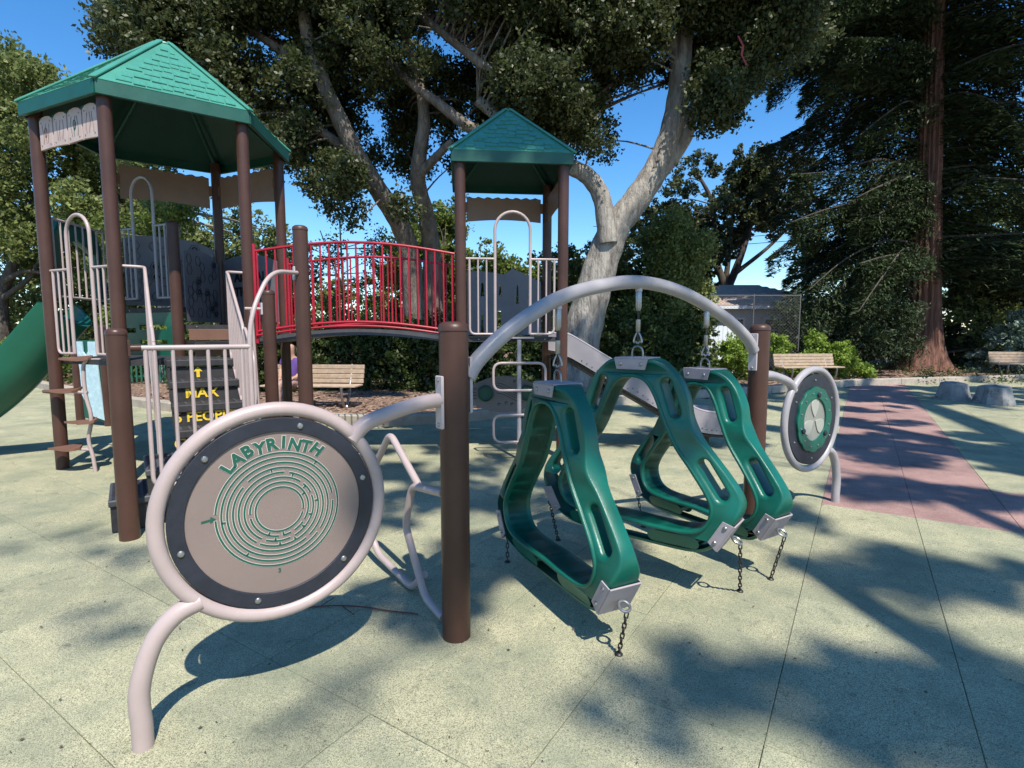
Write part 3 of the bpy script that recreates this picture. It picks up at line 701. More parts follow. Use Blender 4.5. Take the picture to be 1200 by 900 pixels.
# slide hood
e, n, L = side(A, F)
hd = [(.18, 1.85), (.18, 2.55), (.30, 2.75), (L-.30, 2.75), (L-.18, 2.55), (L-.18, 1.85), (L-.30, 1.85), (L-.30, 2.45), (L*.5, 2.58), (.30, 2.45), (.30, 1.85)]
place_mesh('slide_hood', curve_mesh([hd], .05, .02), 'slidegreen', t1, frame(A-n*.1, e, ZV, n), 25)

# ------------------------------------------------------------------ stairs, guards, gate
st = thing('stairway', HX['B']*.5+HX['C']*.5+NS*.8, 'black moulded stairs with yellow stencilled letters behind pale railings', 'stairs')
e, n, L = side(B, C)     # e along tread, NS outward
TR = .27; RS = .20
for k in range(6):
    zt = 1.225-RS*k; y0 = k*TR-.02; c = B+e*.70+NS*(y0+TR/2)
    if zt < .15: break
    s_ = MB(); s_.obox(c+ZV*(zt-.035), e, NS, ZV, .66, TR+.02, .07, .008); s_.obox(c+NS*(TR/2-.035)+ZV*(zt-RS/2-.05), e, NS, ZV, .64, .03, RS-.06, .004)
    for m_ in (-1, 1): s_.obox(c+e*m_*.315+ZV*(zt-.13), e, NS, ZV, .02, TR, .16, .003)
    so = s_.build('step', 'deck', st, 25)
    gr = MB()
    for m_ in range(9): gr.obox(c+e*(-.285+m_*.071)+ZV*(zt+.003), e, NS, ZV, .02, TR-.05, .006)
    gr.build('tread_grip', 'deckgrey', so, 0)
    fp = c+NS*(TR/2-.018)+e*.0+ZV*(zt-.155)
    if k == 0: continue
top_face = lambda k: B+e*.64+NS*(k*TR-.02+TR-.0175)+ZV*(1.225-RS*k-.122)
ar = [(-.015, -.06), (.015, -.06), (.015, 0), (.04, 0), (0, .05), (-.04, 0), (-.015, 0)]
c0 = top_face(0); MB().add([c0+e*x+ZV*z+NS*.003 for x, z in ar], [tuple(range(7))]).build('stencil_arrow', 'yellow', st, 0)
for k, txt, sz in ((1, 'MAX', .135), (2, '6 PEOPLE', .128), (3, 'C', .135)):
    off = (0, 0, .0, -.24)[k]; place_mesh('stencil_text', text_mesh(txt, sz, .0008, .003), 'yellow', st, frame(top_face(k)+e*off+NS*.003, e, ZV, NS), 0)
post(st, S1.x, S1.y, 1.53, .066); post(st, S2.x, S2.y, 1.93, .064); post(st, S3B.x, S3B.y, 2.47, .066)
# sloping guards
def stair_guard(q0, postp, hi, flip):
    """guard along NS from the tower edge; q0 = start on BC"""
    P = lambda t_, z: q0+NS*t_+ZV*z
    g = MB().tube(fillet([postp+ZV*hi, P(0, hi), P(.12, hi-.03), P(.92, hi-.62), P(.92, .72)], .09), .0155, 10).build('stair_guard', 'tube', st)
    MB().tube(fillet([P(.06, hi-.02), P(.06, 1.27), P(.92, .60), P(.92, .8)], .07), .0145, 10).build('frame', 'tube', g)
    for k in range(1, 8):
        t_ = .06+.107*k; zt = hi-.03-.59*max(0, (t_-.12))/.8; zb = 1.27-.67*(t_-.06)/.86
        MB().tube([P(t_, zb), P(t_, zt)], .0105, 8).build('bar', 'tube', g)
    # lower guard
    l = MB().tube(fillet([P(.98, .34), P(.98, hi-.60), P(1.08, hi-.66), P(1.40, hi-.88), P(1.40, .14), P(1.02, .16)], .08), .0145, 10).build('stair_guard', 'tube', st)
    for k in range(1, 4):
        t_ = .98+.115*k; MB().tube([P(t_, .16), P(t_, hi-.66-.35*(t_-1.08)/.66)], .0105, 8).build('bar', 'tube', l)
stair_guard(B+e*.24, B, 2.16, 0); stair_guard(C-e*.22, C, 2.16, 1)
# low fence S1 to S3 with the bent handrail
eg = (S3-S1).normalized()
gp = lambda s, z: S1+eg*s+ZV*z
gt = MB().tube([gp(.05, 1.39), gp(.86, 1.39)], .020, 12).build('gate_rail', 'tube', st)
MB().tube([gp(.05, 1.39), gp(.14, 1.39)], .026, 12).build('socket', 'post', gt)
for s in (.22, .335, .45, .565, .68, .80): MB().tube([gp(s, .40 if s > .2 else .3), gp(s, 1.39)], .0135, 8).build('bar', 'tube', gt)
MB().tube(fillet([gp(.165, 1.39), gp(.165, .36), gp(.32, .36), gp(.86, .36)], .08), .0155, 10).build('frame', 'tube', gt)
hq = gp(.86, 0); hd_ = (hq-S3B).normalized(); MB().tube(fillet([S3B+hd_*.07+ZV*2.04, S3B*.40+hq*.60+ZV*2.02, hq+ZV*1.62, hq+ZV*.25], .34, 10), .0185, 12).build('handrail', 'tube', st)
MB().tube([S2-eg*.06+ZV*1.74, S2-eg*.22+ZV*1.74], .015, 8).build('stub_rail', 'tube', st); MB().tube([S2-eg*.16+ZV*1.74, S2-eg*.12+ZV*.35], .015, 8).build('bar', 'tube', st)
for pp, z in ((S1, 1.39), (S2, 1.74), (S3B, 2.04)): MB().obox(pp+(eg if pp is S1 else -eg)*.068+ZV*z, eg, eg.cross(ZV), ZV, .016, .05, .12, .004).build('clamp', 'white_bracket' if pp is not S1 else 'post', st, 25)
# side steps beside the near stair post (perforated)
for k, (z, off) in enumerate(((.46, .42), (.26, .18))):
    c = B+NS*(1.45)+e*(off-.15)+ZV*(z-.03); sb = MB().obox(c, e, NS, ZV, .30, .62, .05, .008).build('platform', 'deckgrey', st, 25)
    g = MB()
    for i in range(7):
        for j in range(13): g.obox(c+e*(-.12+i*.04)+NS*(-.27+j*.045)+ZV*.0265, e, NS, ZV, .02, .022, .004)
    g.build('tread_holes', 'black', sb, 0)
    MB().obox(c-ZV*.12, e, NS, ZV, .28, .58, .2, .004).build('step_skirt', 'deck', st, 25)
MB().obox(B+e*.03+NS*.9+ZV*.95, NS, e, ZV, .5, .05, .34, .01).build('side_box', 'deck', st, 25)

# ------------------------------------------------------------------ leaf step climber outside A-B
cl = thing('leaf_step_climber', Vector((-4.51, 5.763, 0)), 'wavy pole climber with flat brown leaf shaped steps beside the left brown post', 'climber')
ang = unit(Vector((.15, -1, 0)))
pp = [Vector((-4.51, 5.763, 0)), ]
pl = [onp(x, y, Vector((-4.51, 5.763, 0)), Vector((-3.4, 5.763, 0))) for x, y in ((112, 553), (109, 535), (104, 515), (107, 490), (101, 465), (98, 440), (100, 424), (118, 422))]
MB().tube(spline(pl, 6), .019, 10).build('wavy_pole', 'tube', cl)
for x, y, wpx in ((90, 422, 17), (74, 459, 22), (97, 495, 17), (79, 526, 19)):
    c = onp(x, y, Vector((-4.51, 5.763, 0)), Vector((-3.4, 5.763, 0))); h = wpx*6/636*.93
    me = bpy.data.meshes.new('leaf_step'); b = MB(); vs = []; N_ = 18
    for zz_ in (0, .022):
        for i in range(N_):
            a = 2*math.pi*i/N_; rr = 1+.12*math.sin(3*a+x); vs.append(c+Vector((h*1.0*rr*math.cos(a), .12*rr*math.sin(a), zz_+.018*math.sin(a*2)+.015*math.cos(a))))
    b.add(vs, [tuple(range(N_-1, -1, -1)), tuple(range(N_, 2*N_))]+[(i, (i+1) % N_, N_+(i+1) % N_, N_+i) for i in range(N_)]).build('leaf_step', 'brownpanel', cl, 30)
    MB().tube([c+Vector((h*.5, 0, .0)), Vector((pl[3].x-.02, pl[3].y, c.z-.01))], .016, 8).build('step_bracket', 'tube', cl)
# support posts with blue panel
sp = thing('blue_panel_post_pair', G(111, 498), 'two brown posts with a pale blue shaped panel hung between them under the slide deck', 'play panel')
qa, qb = G(95, 497), G(128, 499)
post(sp, qa.x, qa.y, 1.62, .062); post(sp, qb.x, qb.y, 1.62, .062)
ee = (qb-qa).normalized(); nn = Vector((ee.y, -ee.x, 0)); m0 = (qa+qb)/2
bp = [(-.20, 1.36), (-.06, 1.36), (-.055, 1.2), (0, 1.14), (.055, 1.2), (.06, 1.36), (.22, 1.36), (.24, .9), (.30, .1), (.05, .16), (-.14, .5), (-.15, .9)]
place_mesh('blue_panel', curve_mesh([bp], .012, .004), 'blue', sp, frame(m0+nn*.06, ee, ZV, nn), 25)
place_mesh('green_back_panel', curve_mesh([[(-.16, .12), (.33, .05), (.28, 1.38), (-.21, 1.38)]], .010, .003), 'fascia', sp, frame(m0+nn*.03, ee, ZV, nn), 25)

# ------------------------------------------------------------------ green slide
AF = (A+F)/2; on_ = Vector((-.9956, -.094, 0)).normalized(); ac_ = ZV.cross(on_)
sg = thing('green_slide', AF+on_*1.2, 'deep green trough slide running down to the left from the large tower', 'slide')
path = [(.12, 1.66), (.22, 1.55), (.42, 1.32), (.8, .90), (1.15, .60), (1.5, .39), (1.9, .31), (2.3, .30), (2.6, .30)]
sp_ = spline([(a, b, 0) for a, b in path], 5)
prof = []
for i in range(17):
    a = math.pi+math.pi*i/16; prof.append((.27*math.cos(a),   .24+.27*math.sin(a)))
outer_ = [(x*1.10, z-.03-.07*max(0, 1-abs(x)/.27)**.5) for x, z in prof]; outer_[0] = (-.33, .24); outer_[-1] = (.33, .24)
loop_ = [(-.33, .27)]+[(-.25, .27)]+prof[1:-1]+[(.25, .27), (.33, .27)]+outer_[::-1]
b = MB(); m_ = len(loop_); k0 = len(sp_)
for i, s in enumerate(sp_):
    tg = (sp_[min(i+1, k0-1)]-sp_[max(0, i-1)]); tg = Vector((tg.x, tg.y)).normalized(); up = on_*(-tg.y)+ZV*tg.x
    for (x, z) in loop_: b.v.append(tuple(AF+on_*s.x+ZV*s.y+ac_*x+up*z))
for i in range(k0-1):
    for k in range(m_): b.f.append((i*m_+k, i*m_+(k+1) % m_, (i+1)*m_+(k+1) % m_, (i+1)*m_+k))
b.f.append(tuple(range(m_))); b.f.append(tuple((k0-1)*m_+k for k in range(m_)))
b.build('slide_trough', 'slidegreen', sg, 45)
emb = AF+on_*.95+ZV*1.05-ac_*.0
MB().tube([AF+on_*2.3+ZV*.25, AF+on_*2.3-ZV*.02], .04, 12).build('leg', 'post', sg)

# ------------------------------------------------------------------ tower 2
FL = Vector((-.59, 6.34, 0)); FR = Vector((.595, 6.45, 0)); BR = Vector((.483, 7.64, 0)); BL = Vector((-.70, 7.52, 0)); C2 = (FL+FR+BR+BL)/4
t2 = thing('play_tower', C2, 'smaller square play tower with a dark green pyramid roof right of the red bridge', 'play tower')
for p in (FL, FR, BR, BL): post(t2, p.x, p.y, 3.52, .0625)
cr2 = [C2+(p-C2)*1.17 for p in (FL, FR, BR, BL)]
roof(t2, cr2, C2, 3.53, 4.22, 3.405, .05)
rb = MB()
for p in (FL, FR, BR, BL): rb.tube([p+ZV*3.46, C2+ZV*4.1], .02, 6)
rb.build('rafters', 'fascia', t2)
wavy(t2, BL, BR, 3.0, 3.34, 'valance', 'valance_panel'); wavy(t2, BR, FR, 3.0, 3.34, 'valance', 'valance_panel')
i2 = lambda p, k=.94: C2+(p-C2)*k
poly(t2, [i2(FL), i2(FR), i2(BR), i2(BL)], 1.45)
guard_arch(t2, FL, FR, 1.485, 2.35, 2.885)
e, n, L = side(BL, BR)
o1 = [(.08, 1.47), (L-.08, 1.47), (L-.08, 2.2), (L*.72, 2.32), (L*.60, 2.38), (L*.5, 2.30), (.3, 2.34), (.08, 2.34)]
slots = [[(x0, z0), (x0+w_, z0), (x0+w_*.8, z1), (x0+.01, z1)][::-1] for x0, w_, z0, z1 in ((.27, .04, 1.5, 1.75), (.27, .05, 2.0, 2.18), (.52, .035, 2.0, 2.16), (.50, .06, 1.52, 1.80), (.76, .035, 1.9, 2.15), (.77, .03, 1.5, 1.7))]
place_mesh('tree_cutout_panel', curve_mesh([o1]+slots, .010, .002), 'panelgrey', t2, frame(BL, e, ZV, n), 25)
# music panel below
mp_ = [(.06, .72), (.08, .55), (.35, .42), (L*.5, .385), (L-.35, .42), (L-.08, .55), (L-.06, .72), (L-.35, .86), (L*.5, .90), (.35, .86)]
mp_ = [(p.x, p.y) for p in spline([(x, z, 0) for x, z in mp_], 4, True)]
mo = place_mesh('music_panel', curve_mesh([mp_], .012, .003), 'panelgrey', t2, frame(BL, e, ZV, n), 25)
for cx in (.33, L-.28): MB().lathe(BL+e*cx+ZV*.66+n*.01, n, [(.11, 0), (.11, .09), (.10, .095), (.10, .05)], 20).build('drum', 'fascia', t2)
mm = MB()
for k in range(5):
    mm.tube([BL+e*(.48+i*.02)+ZV*(.80-.035*k-.13*(.5-.5*math.cos(math.pi*i/19)))+n*.0135 for i in range(20)], .003, 4)
for k in range(4):
    for x0 in (.10, L-.22): mm.tube([BL+e*x0+ZV*(.58+.045*k)+n*.0135, BL+e*(x0+.1)+ZV*(.585+.045*k)+n*.0135], .004, 4)
for x0, z0 in ((.52, .50), (.62, .52), (.74, .82), (.70, .5)): mm.tube([BL+e*(x0+.018*math.cos(a))+ZV*(z0+.016*math.sin(a))+n*.0135 for a in [i*math.pi/4 for i in range(7)]], .005, 4)
mm.build('printed_music', 'blackink', mo, 0)
for s in (.07, L-.07): MB().obox(BL+e*s+ZV*.66, e, n, ZV, .05, .04, .16, .01).build('clamp', 'black', t2, 25)
# hoop climber below the front edge
hc = thing('hoop_pole_climber', Vector((.083, 6.36, 0)), 'upright pole with pale rounded hoops leading to the smaller tower deck', 'climber')
bx = Vector((.083, 6.34, 0)); e2 = Vector((.9956, .094, 0))
MB().tube([bx-ZV*.03, bx+ZV*1.42], .026, 12).build('pole', 'greytube', hc); MB().obox(bx+ZV*1.44+Vector((.0, .05, 0)), e2, Vector((-.094, .9956, 0)), ZV, .34, .14, .02, .004).build('mount_plate', 'greytube', hc, 25)
for z0, z1 in ((.83, 1.15), (.22, .54)):
    MB().tube(fillet([bx+e2*x+ZV*z-Vector((0, .03, 0)) for x, z in ((-.30, z0), (.31, z0), (.31, z1), (-.30, z1))], .10, 6, True), .0155, 10, True).build('hoop', 'tube' , hc)
# second slide
e1 = Vector((.9956, .094, 0)); a1 = Vector((-.094, .9956, 0)); SB = (FR+BR)/2
s2 = thing('grey_slide', SB+e1*1.2, 'lilac grey straight slide with riveted side walls running down right from the smaller tower', 'slide')
path = [(-.02, 1.30), (.12, 1.285), (.26, 1.215), (.6, 1.015), (1.0, .785), (1.4, .555), (1.75, .36), (1.95, .29), (2.25, .26)]
sp_ = spline([(a, b, 0) for a, b in path], 5); k0 = len(sp_)
def sweep(loop, name, mat):
    b = MB(); m_ = len(loop)
    for i, s in enumerate(sp_):
        for (x, z) in loop: b.v.append(tuple(SB+e1*s.x+ZV*(s.y+z)+a1*x))
    for i in range(k0-1):
        for k in range(m_): b.f.append((i*m_+k, i*m_+(k+1) % m_, (i+1)*m_+(k+1) % m_, (i+1)*m_+k))
    b.f.append(tuple(range(m_))); b.f.append(tuple((k0-1)*m_+k for k in range(m_))); return b.build(name, mat, s2, 35)
sweep([(-.30, -.03), (.30, -.03), (.30, -.06), (-.30, -.06)], 'slide_bed', 'slidegrey')
for q in (-1, 1):
    w_ = sweep([(q*.30, -.08), (q*.33, -.08), (q*.335, .19), (q*.30, .20)], 'side_wall', 'slidegrey')
    sweep([(q*.315+.02*math.cos(a), .20+.02*math.sin(a)) for a in [k*math.pi/3 for k in range(6)]], 'side_rail', 'slidegrey')
rv = MB(); 
for i in range(3, 34):
    x = .1+i*.066; j = min(range(k0), key=lambda q: abs(sp_[q].x-x)); rv.lathe(SB+e1*x+ZV*(sp_[j].y-.03)-a1*.334, -a1, [(.008, 0), (.006, .004)], 6)
rv.build('rivets', 'black', s2, 0)
sweep([(-.27, -.10), (.27, -.10), (.27, -.13), (-.27, -.13)], 'underside_frame', 'deck')
MB().tube([SB+e1*2.1+ZV*.25, SB+e1*2.1-ZV*.03], .035, 12).build('leg', 'post', s2)

# ------------------------------------------------------------------ bridge
br = thing('red_bridge', (C+FL)/2, 'arched red railed bridge with a dark grey deck joining the two towers', 'bridge')
def span(p, q, off, zf, n_=24): e_, nn_, L_ = side(p, q); return [p+e_*(L_*i/n_)+nn_*off+ZV*zf(i/n_) for i in range(n_+1)]
bow = lambda a, h: (lambda t_: a+h*math.sin(math.pi*t_))
for p, q, o in ((C, FL, 1), (D, BL, -1)):
    e_, n_, L_ = side(p, q); p2 = p+e_*.07; q2 = q-e_*.07
    rl = MB().tube(span(p2, q2, 0, bow(2.40, .115)), .0155, 10).build('railing', 'red', br)
    MB().tube(span(p2, q2, 0, bow(1.515, .11)), .0155, 10).build('bottom_rail', 'red', rl)
    MB().tube(span(p2, q2, .03*o, bow(1.47, .11)), .012, 8).build('bottom_rail', 'red', rl)
    for k in range(23):
        t_ = (k+.3)/22.6; c = p2+(q2-p2)*t_; MB().tube([c+ZV*(1.515+.11*math.sin(math.pi*t_)), c+ZV*(2.40+.115*math.sin(math.pi*t_))], .0105, 8).build('bar', 'red', rl)
    MB().obox(p2+ZV*1.93, e_, n_, ZV, .03, .035, 1.10, .004).build('end_bar', 'red', rl, 25)
b = MB(); nb = 24
for i in range(nb+1):
    t_ = i/nb; z = 1.44+.105*math.sin(math.pi*t_)
    a_ = C+(FL-C)*t_; c_ = D+(BL-D)*t_; w_ = (c_-a_).normalized()*.03
    for q, zz_ in ((a_+w_, z), (c_-w_, z), (c_-w_, z-.07), (a_+w_, z-.07)): b.v.append(tuple(q+ZV*zz_))
for i in range(nb):
    for k in range(4): b.f.append((i*4+k, i*4+(k+1) % 4, (i+1)*4+(k+1) % 4, (i+1)*4+k))
b.f += [(0, 1, 2, 3), tuple(nb*4+k for k in (3, 2, 1, 0))]
b.build('bridge_deck', 'deckgrey', br, 30)

# ------------------------------------------------------------------ benches
def bench(loc, rz, Wd, label):
    t = thing('park_bench', (0, 0, 0), label, 'bench', 'wood and steel benches around the playground')
    for k in range(4): MB().box(-Wd/2, Wd/2, .20+.028*k, .235+.028*k, .47+.095*k, .555+.095*k, .006).build('back_slat', 'wood', t, 25)
    for k in range(4): MB().box(-Wd/2, Wd/2, -.28+.118*k, -.175+.118*k, .42, .455, .006).build('seat_slat', 'wood', t, 25)
    for x in (-Wd*.36, Wd*.36):
        for pts in ([(x, -.30, .41), (x, -.27, .2), (x, -.16, .0)], [(x, .18, .41), (x, .10, .2), (x, -.04, .0)]):
            MB().tube(spline(pts, 5), .028, 8).build('leg', 'steel', t)
        MB().obox((x, -.05, .405), (1, 0, 0), (0, 1, 0), ZV, .05, .5, .02, .004).build('seat_bearer', 'steel', t, 25)
        MB().tube([(x, .17, .41), (x, .26, .62), (x, .33, .85)], .02, 8).build('back_bracket', 'steel', t)
    t.location = loc; t.rotation_euler = (0, 0, rz); return t
bench((-4.05, 11.0, 0), R_(-4), 1.95, 'timber bench in dappled shade seen under the red bridge')
bench((9.25, 16.9, 0), R_(8), 2.05, 'timber bench in front of the bright green shrub near the house')
bench((17.6, 18.5, 0), R_(-12), 2.05, 'timber bench at the right edge of the view beside glossy ivy')

# stump seats
for i, (px, py, w_, lb) in enumerate(((1130, 470, .30, 'grey cast stone stump seat, the left one of two'), (1180, 475, .32, 'grey cast stone stump seat at the right edge of the view'))):
    p = G(px, py); p.y += .3; b = MB(); rr = random.Random(i); prof = [(w_*1.12, -.02), (w_*1.05, .08), (w_*.92, .2), (w_*.84, .33), (w_*.80, .37), (w_*.6, .385), (.001, .38)]
    ns = 26; pert = [1+.07*math.sin(3*a+i)+.05*math.sin(7*a+2*i)+rr.uniform(-.03, .03) for a in [k*2*math.pi/ns for k in range(ns)]]
    for r, h in prof:
        for k in range(ns): an = 2*math.pi*k/ns; b.v.append((p.x+r*pert[k]*math.cos(an), p.y+r*pert[k]*math.sin(an), h+.015*math.sin(an+i)))
    for q in range(len(prof)-1):
        for k in range(ns): b.f.append((q*ns+k, q*ns+(k+1) % ns, (q+1)*ns+(k+1) % ns, (q+1)*ns+k))
    tag(b.build('stump_seat', 'stone', None, 30), lb, 'stump seat', 'cast stone stump seats')
# twig and fallen leaves
b = MB(); tw = [G(x, y)+ZV*.012 for x, y in ((345, 716), (375, 713), (400, 712), (430, 714), (455, 718), (490, 722))]
b.tube(spline(tw, 4), .004, 5); b.tube([tw[2], G(415, 722)+ZV*.01], .003, 5); b.tube([tw[1], G(392, 704)+ZV*.02], .0025, 5)
tag(b.build('fallen_twig', 'twig', None), 'thin reddish twig lying on the rubber under the labyrinth ring', 'twig')
b = MB(); rr = random.Random(12)
for i in range(230):
    px = rr.uniform(0, 1200); py = rr.uniform(470, 900); p = G(px, py); an = rr.random()*6.3; l = rr.uniform(.003, .010)
    if not inside_play(p.x, p.y): continue
    e_ = Vector((math.cos(an), math.sin(an), .1)); s_ = Vector((-e_.y, e_.x, .2)); c = p+ZV*.008
    b.add([c-e_*l, c-s_*l*.4, c+e_*l, c+s_*l*.4+ZV*.004], [(0, 1, 2, 3)])
tag(b.build('leaf_litter', 'deadleaf', None, 0), 'tiny dead leaves scattered over the rubber floor', 'leaf litter', kind='stuff')

# ------------------------------------------------------------------ trees
def leaves(centers, radii, n, L, sub=26, sig=.28, wr=.6, flat=1.0, seed=0, thin=0.0, hang=0.0):
    """leaf quads in sub-clumps scattered through ellipsoidal blobs"""
    r = np.random.default_rng(seed); C_ = np.array(centers, float); Rd = np.array(radii, float)
    if Rd.ndim == 1: Rd = np.stack([Rd, Rd, Rd*flat], 1)
    wgt = (Rd[:, 0]*Rd[:, 1]); wgt /= wgt.sum()
    ns = len(C_)*sub; bi = r.choice(len(C_), ns, p=wgt)
    d = r.normal(size=(ns, 3)); d /= np.linalg.norm(d, axis=1)[:, None]
    sc_ = C_[bi]+d*Rd[bi]*(r.random((ns, 1))**.45)
    srad = sig*(.5+r.random(ns))
    k = r.integers(0, ns, n); off = r.normal(size=(n, 3)); off /= np.linalg.norm(off, axis=1)[:, None]; off *= (r.random((n, 1))**.5)
    p = sc_[k]+off*srad[k][:, None]*np.array([1, 1, .8])
    a = r.normal(size=(n, 3)); a[:, 2] -= hang; a /= np.linalg.norm(a, axis=1)[:, None]
    b = r.normal(size=(n, 3)); b -= a*(a*b).sum(1)[:, None]; b /= np.linalg.norm(b, axis=1)[:, None]; nn_ = np.cross(a, b)
    l = L*(.6+.8*r.random((n, 1))); w_ = l*wr*.5
    v = np.stack([p-a*l*.5, p+b*w_+nn_*w_*.25-a*l*.05, p+a*l*.5, p-b*w_+nn_*w_*.25-a*l*.05], 1).reshape(-1, 3)
    cl_tone = r.random(ns); tone = np.clip(.15+.6*cl_tone[k]*r.random(n)**.5+.3*r.random(n)**3, 0, 1)
    return v, tone
def leaf_obj(name, v, tone, mat, parent):
    org = ORG.get(parent, Vector((0, 0, 0))); me = bpy.data.meshes.new(name); nv = len(v); nf = nv//4
    me.vertices.add(nv); me.vertices.foreach_set('co', (v-np.array(org)).astype(np.float32).ravel())
    me.loops.add(nv); me.loops.foreach_set('vertex_index', np.arange(nv, dtype=np.int32))
    me.polygons.add(nf); me.polygons.foreach_set('loop_start', np.arange(0, nv, 4, dtype=np.int32)); me.polygons.foreach_set('loop_total', np.full(nf, 4, np.int32))
    me.update(); at_ = me.attributes.new('tone', 'FLOAT', 'POINT'); at_.data.foreach_set('value', np.repeat(tone, 4).astype(np.float32))
    return link(name, me, mat, parent, 0)
def limb(b, pts, r0, r1, n=10, seg=5, wob=.0):
    P = spline([Vector(p) for p in pts], seg); m_ = len(P); rs = [(r0+(r1-r0)*i/(m_-1))*(1+wob*math.sin(i*1.7)) for i in range(m_)]
    b.tube(P, rs, n)
    return P
def region(polyfn, n, xr, yr, Yr, rr, seed, gaps=()):
    r = random.Random(seed); out = []; tries = 0
    while len(out) < n and tries < n*40:
        tries += 1; x = r.uniform(*xr); y = r.uniform(*yr); Y = r.uniform(*Yr); rad = r.uniform(*rr); rp = rad/Y*FPX
        lo, hi = polyfn(x)
        if y+rp*.85 > hi or y-rp*.85 < lo: continue
        if any(((x-g[0])/(g[2]+rp*.7))**2+((y-g[1])/(g[3]+rp*.7))**2 < 1 and (len(g) < 5 or Y < g[4]) for g in gaps): continue
        out.append((at(x, y, Y), rad))
    return out
def interp(x, t):
    if x <= t[0][0]: return t[0][1]
    for (a, b), (c, d) in zip(t, t[1:]):
        if x <= c: return b+(d-b)*(x-a)/(c-a)
    return t[-1][1]
def twigs(b, tips, P, every=1, r=.035, k=1, mat=None):
    """thin branches from the nearest limb points to leaf clumps"""
    for i, (c, rad) in enumerate(tips):
        if i % every: continue
        q = min(P, key=lambda p: (p-c).length+.35*max(0, p.z-c.z)*1.0)
        d = c-q
        if d.length > 7: continue
        mid = q+d*.5+Vector((random.uniform(-.3, .3), random.uniform(-.3, .3), random.uniform(.0, .5)))*min(1, d.length*.3)
        b.tube(spline([q, mid, c], 4), [r*(1+.5*d.length*.4)*(1-.09*j) for j in range(9)], 6)
def tree(name, label, base, trunks, blobs, nleaf, L, leaf, barkm, seed, group=None, every=1, twr=.03, **kw):
    t = thing(name, base, label, 'tree', group); b = MB(); P = []
    for pts, r0, r1 in trunks: P += limb(b, pts, r0, r1, 14, 7, .03)[2:]
    tw = MB(); twigs(tw, blobs, P, every, twr)
    b.add(tw.v, tw.f)
    b.build('trunk', barkm, t, 60)
    v, tone = leaves([tuple(c) for c, _ in blobs], [r for _, r in blobs], nleaf, L, seed=seed, **kw)
    leaf_obj('crown', v, tone, leaf, t); return t
# main oak (right of smaller tower)
o_lo = [(560, 120), (620, 160), (660, 178), (705, 190), (735, 120), (760, 105), (790, 90), (815, 150), (850, 165), (875, 120), (905, 92), (945, 70), (960, 30)]
bl = region(lambda x: (-150, interp(x, o_lo)), 115, (560, 950), (-150, 190), (12.3, 15.8), (.45, .8), 1, gaps=((760, 150, 40, 60), (802, 70, 16, 50, 15), (788, 150, 20, 40, 15), (680, 30, 16, 12), (900, 40, 10, 10)))
bl += region(lambda x: (-60, interp(x, o_lo)), 90, (560, 950), (-20, 175), (12.6, 15.5), (.3, .55), 41, gaps=((760, 150, 40, 60), (802, 70, 16, 50, 15), (788, 150, 20, 40, 15), (640, 60, 14, 12), (700, 110, 12, 14), (590, 70, 10, 12)))
Yt = 14.2
T = lambda l, Y: [at(x, y, Y+(q[0] if q else 0)) for x, y, *q in l]
tree('oak_tree', 'leaning grey barked oak with a forked trunk behind the grey slide', at(678, 455, Yt), [
    (T([(664, 468), (676, 420), (690, 360), (706, 305), (722, 262)], Yt), .56, .38),
    (T([(716, 272), (745, 235), (768, 200), (785, 160), (795, 110), (799, 60), (806, 10), (815, -70)], Yt), .36, .20),
    (T([(712, 285), (706, 235), (690, 208), (668, 195), (640, 178), (600, 150), (560, 118)], Yt-.3), .25, .13),
    (T([(762, 215), (800, 165), (812, 130), (835, 90), (880, 50)], Yt), .24, .08),
    (T([(799, 60), (760, 20), (730, -40)], Yt), .2, .08), (T([(806, 10), (860, -30), (900, -60)], Yt), .2, .08)],
    bl, 210000, .10, 'oakleaf', 'oakbark', 1, 'oaks whose crowns meet above the towers', 1, .022)
# second oak: several trunks behind the bridge
o_lo2 = [(120, 50), (150, 110), (220, 140), (300, 190), (335, 225), (370, 245), (400, 285), (430, 290), (452, 262), (480, 275), (520, 262), (560, 235), (600, 200), (650, 190)]
o_hi2 = [(118, 40), (130, 0), (150, -150)]
gp2 = ((398, 130, 12, 55, 14.6), (445, 225, 16, 35, 16), (493, 190, 8, 60, 16), (530, 135, 45, 10, 14.4), (570, 70, 30, 22, 14.2), (500, 30, 20, 15), (350, 10, 12, 8), (425, 150, 14, 20), (480, 160, 8, 14), (550, 205, 14, 10), (330, 60, 8, 10), (415, 50, 8, 10), (470, 60, 10, 10), (530, 60, 12, 10), (545, 175, 10, 12), (460, 120, 8, 10), (400, 110, 6, 10), (545, 30, 10, 8), (300, 120, 6, 8), (620, 130, 8, 8), (372, 262, 35, 22), (438, 160, 10, 26), (505, 165, 10, 20), (455, 205, 10, 12), (520, 205, 10, 12), (575, 40, 10, 14), (555, 100, 8, 10), (455, 240, 6, 20))
bl = region(lambda x: (interp(x, [(120, 25), (140, -20), (170, -150)]), interp(x, o_lo2)), 185, (122, 650), (-150, 285), (12.2, 15.8), (.4, .8), 2, gp2)
bl += region(lambda x: (interp(x, [(120, 25), (140, -20), (170, -150)]), interp(x, o_lo2)), 150, (122, 650), (-20, 285), (12.4, 15.5), (.25, .5), 42, gp2)
bl += region(lambda x: (-60, interp(x, [(340, 190), (380, 215), (470, 235), (560, 215), (640, 180)])), 75, (335, 640), (-20, 240), (15.4, 17.5), (.4, .7), 43, ((372, 262, 35, 22), (438, 150, 9, 22), (505, 165, 9, 16), (455, 215, 9, 10), (520, 205, 9, 10), (530, 60, 10, 8), (575, 40, 9, 11)))
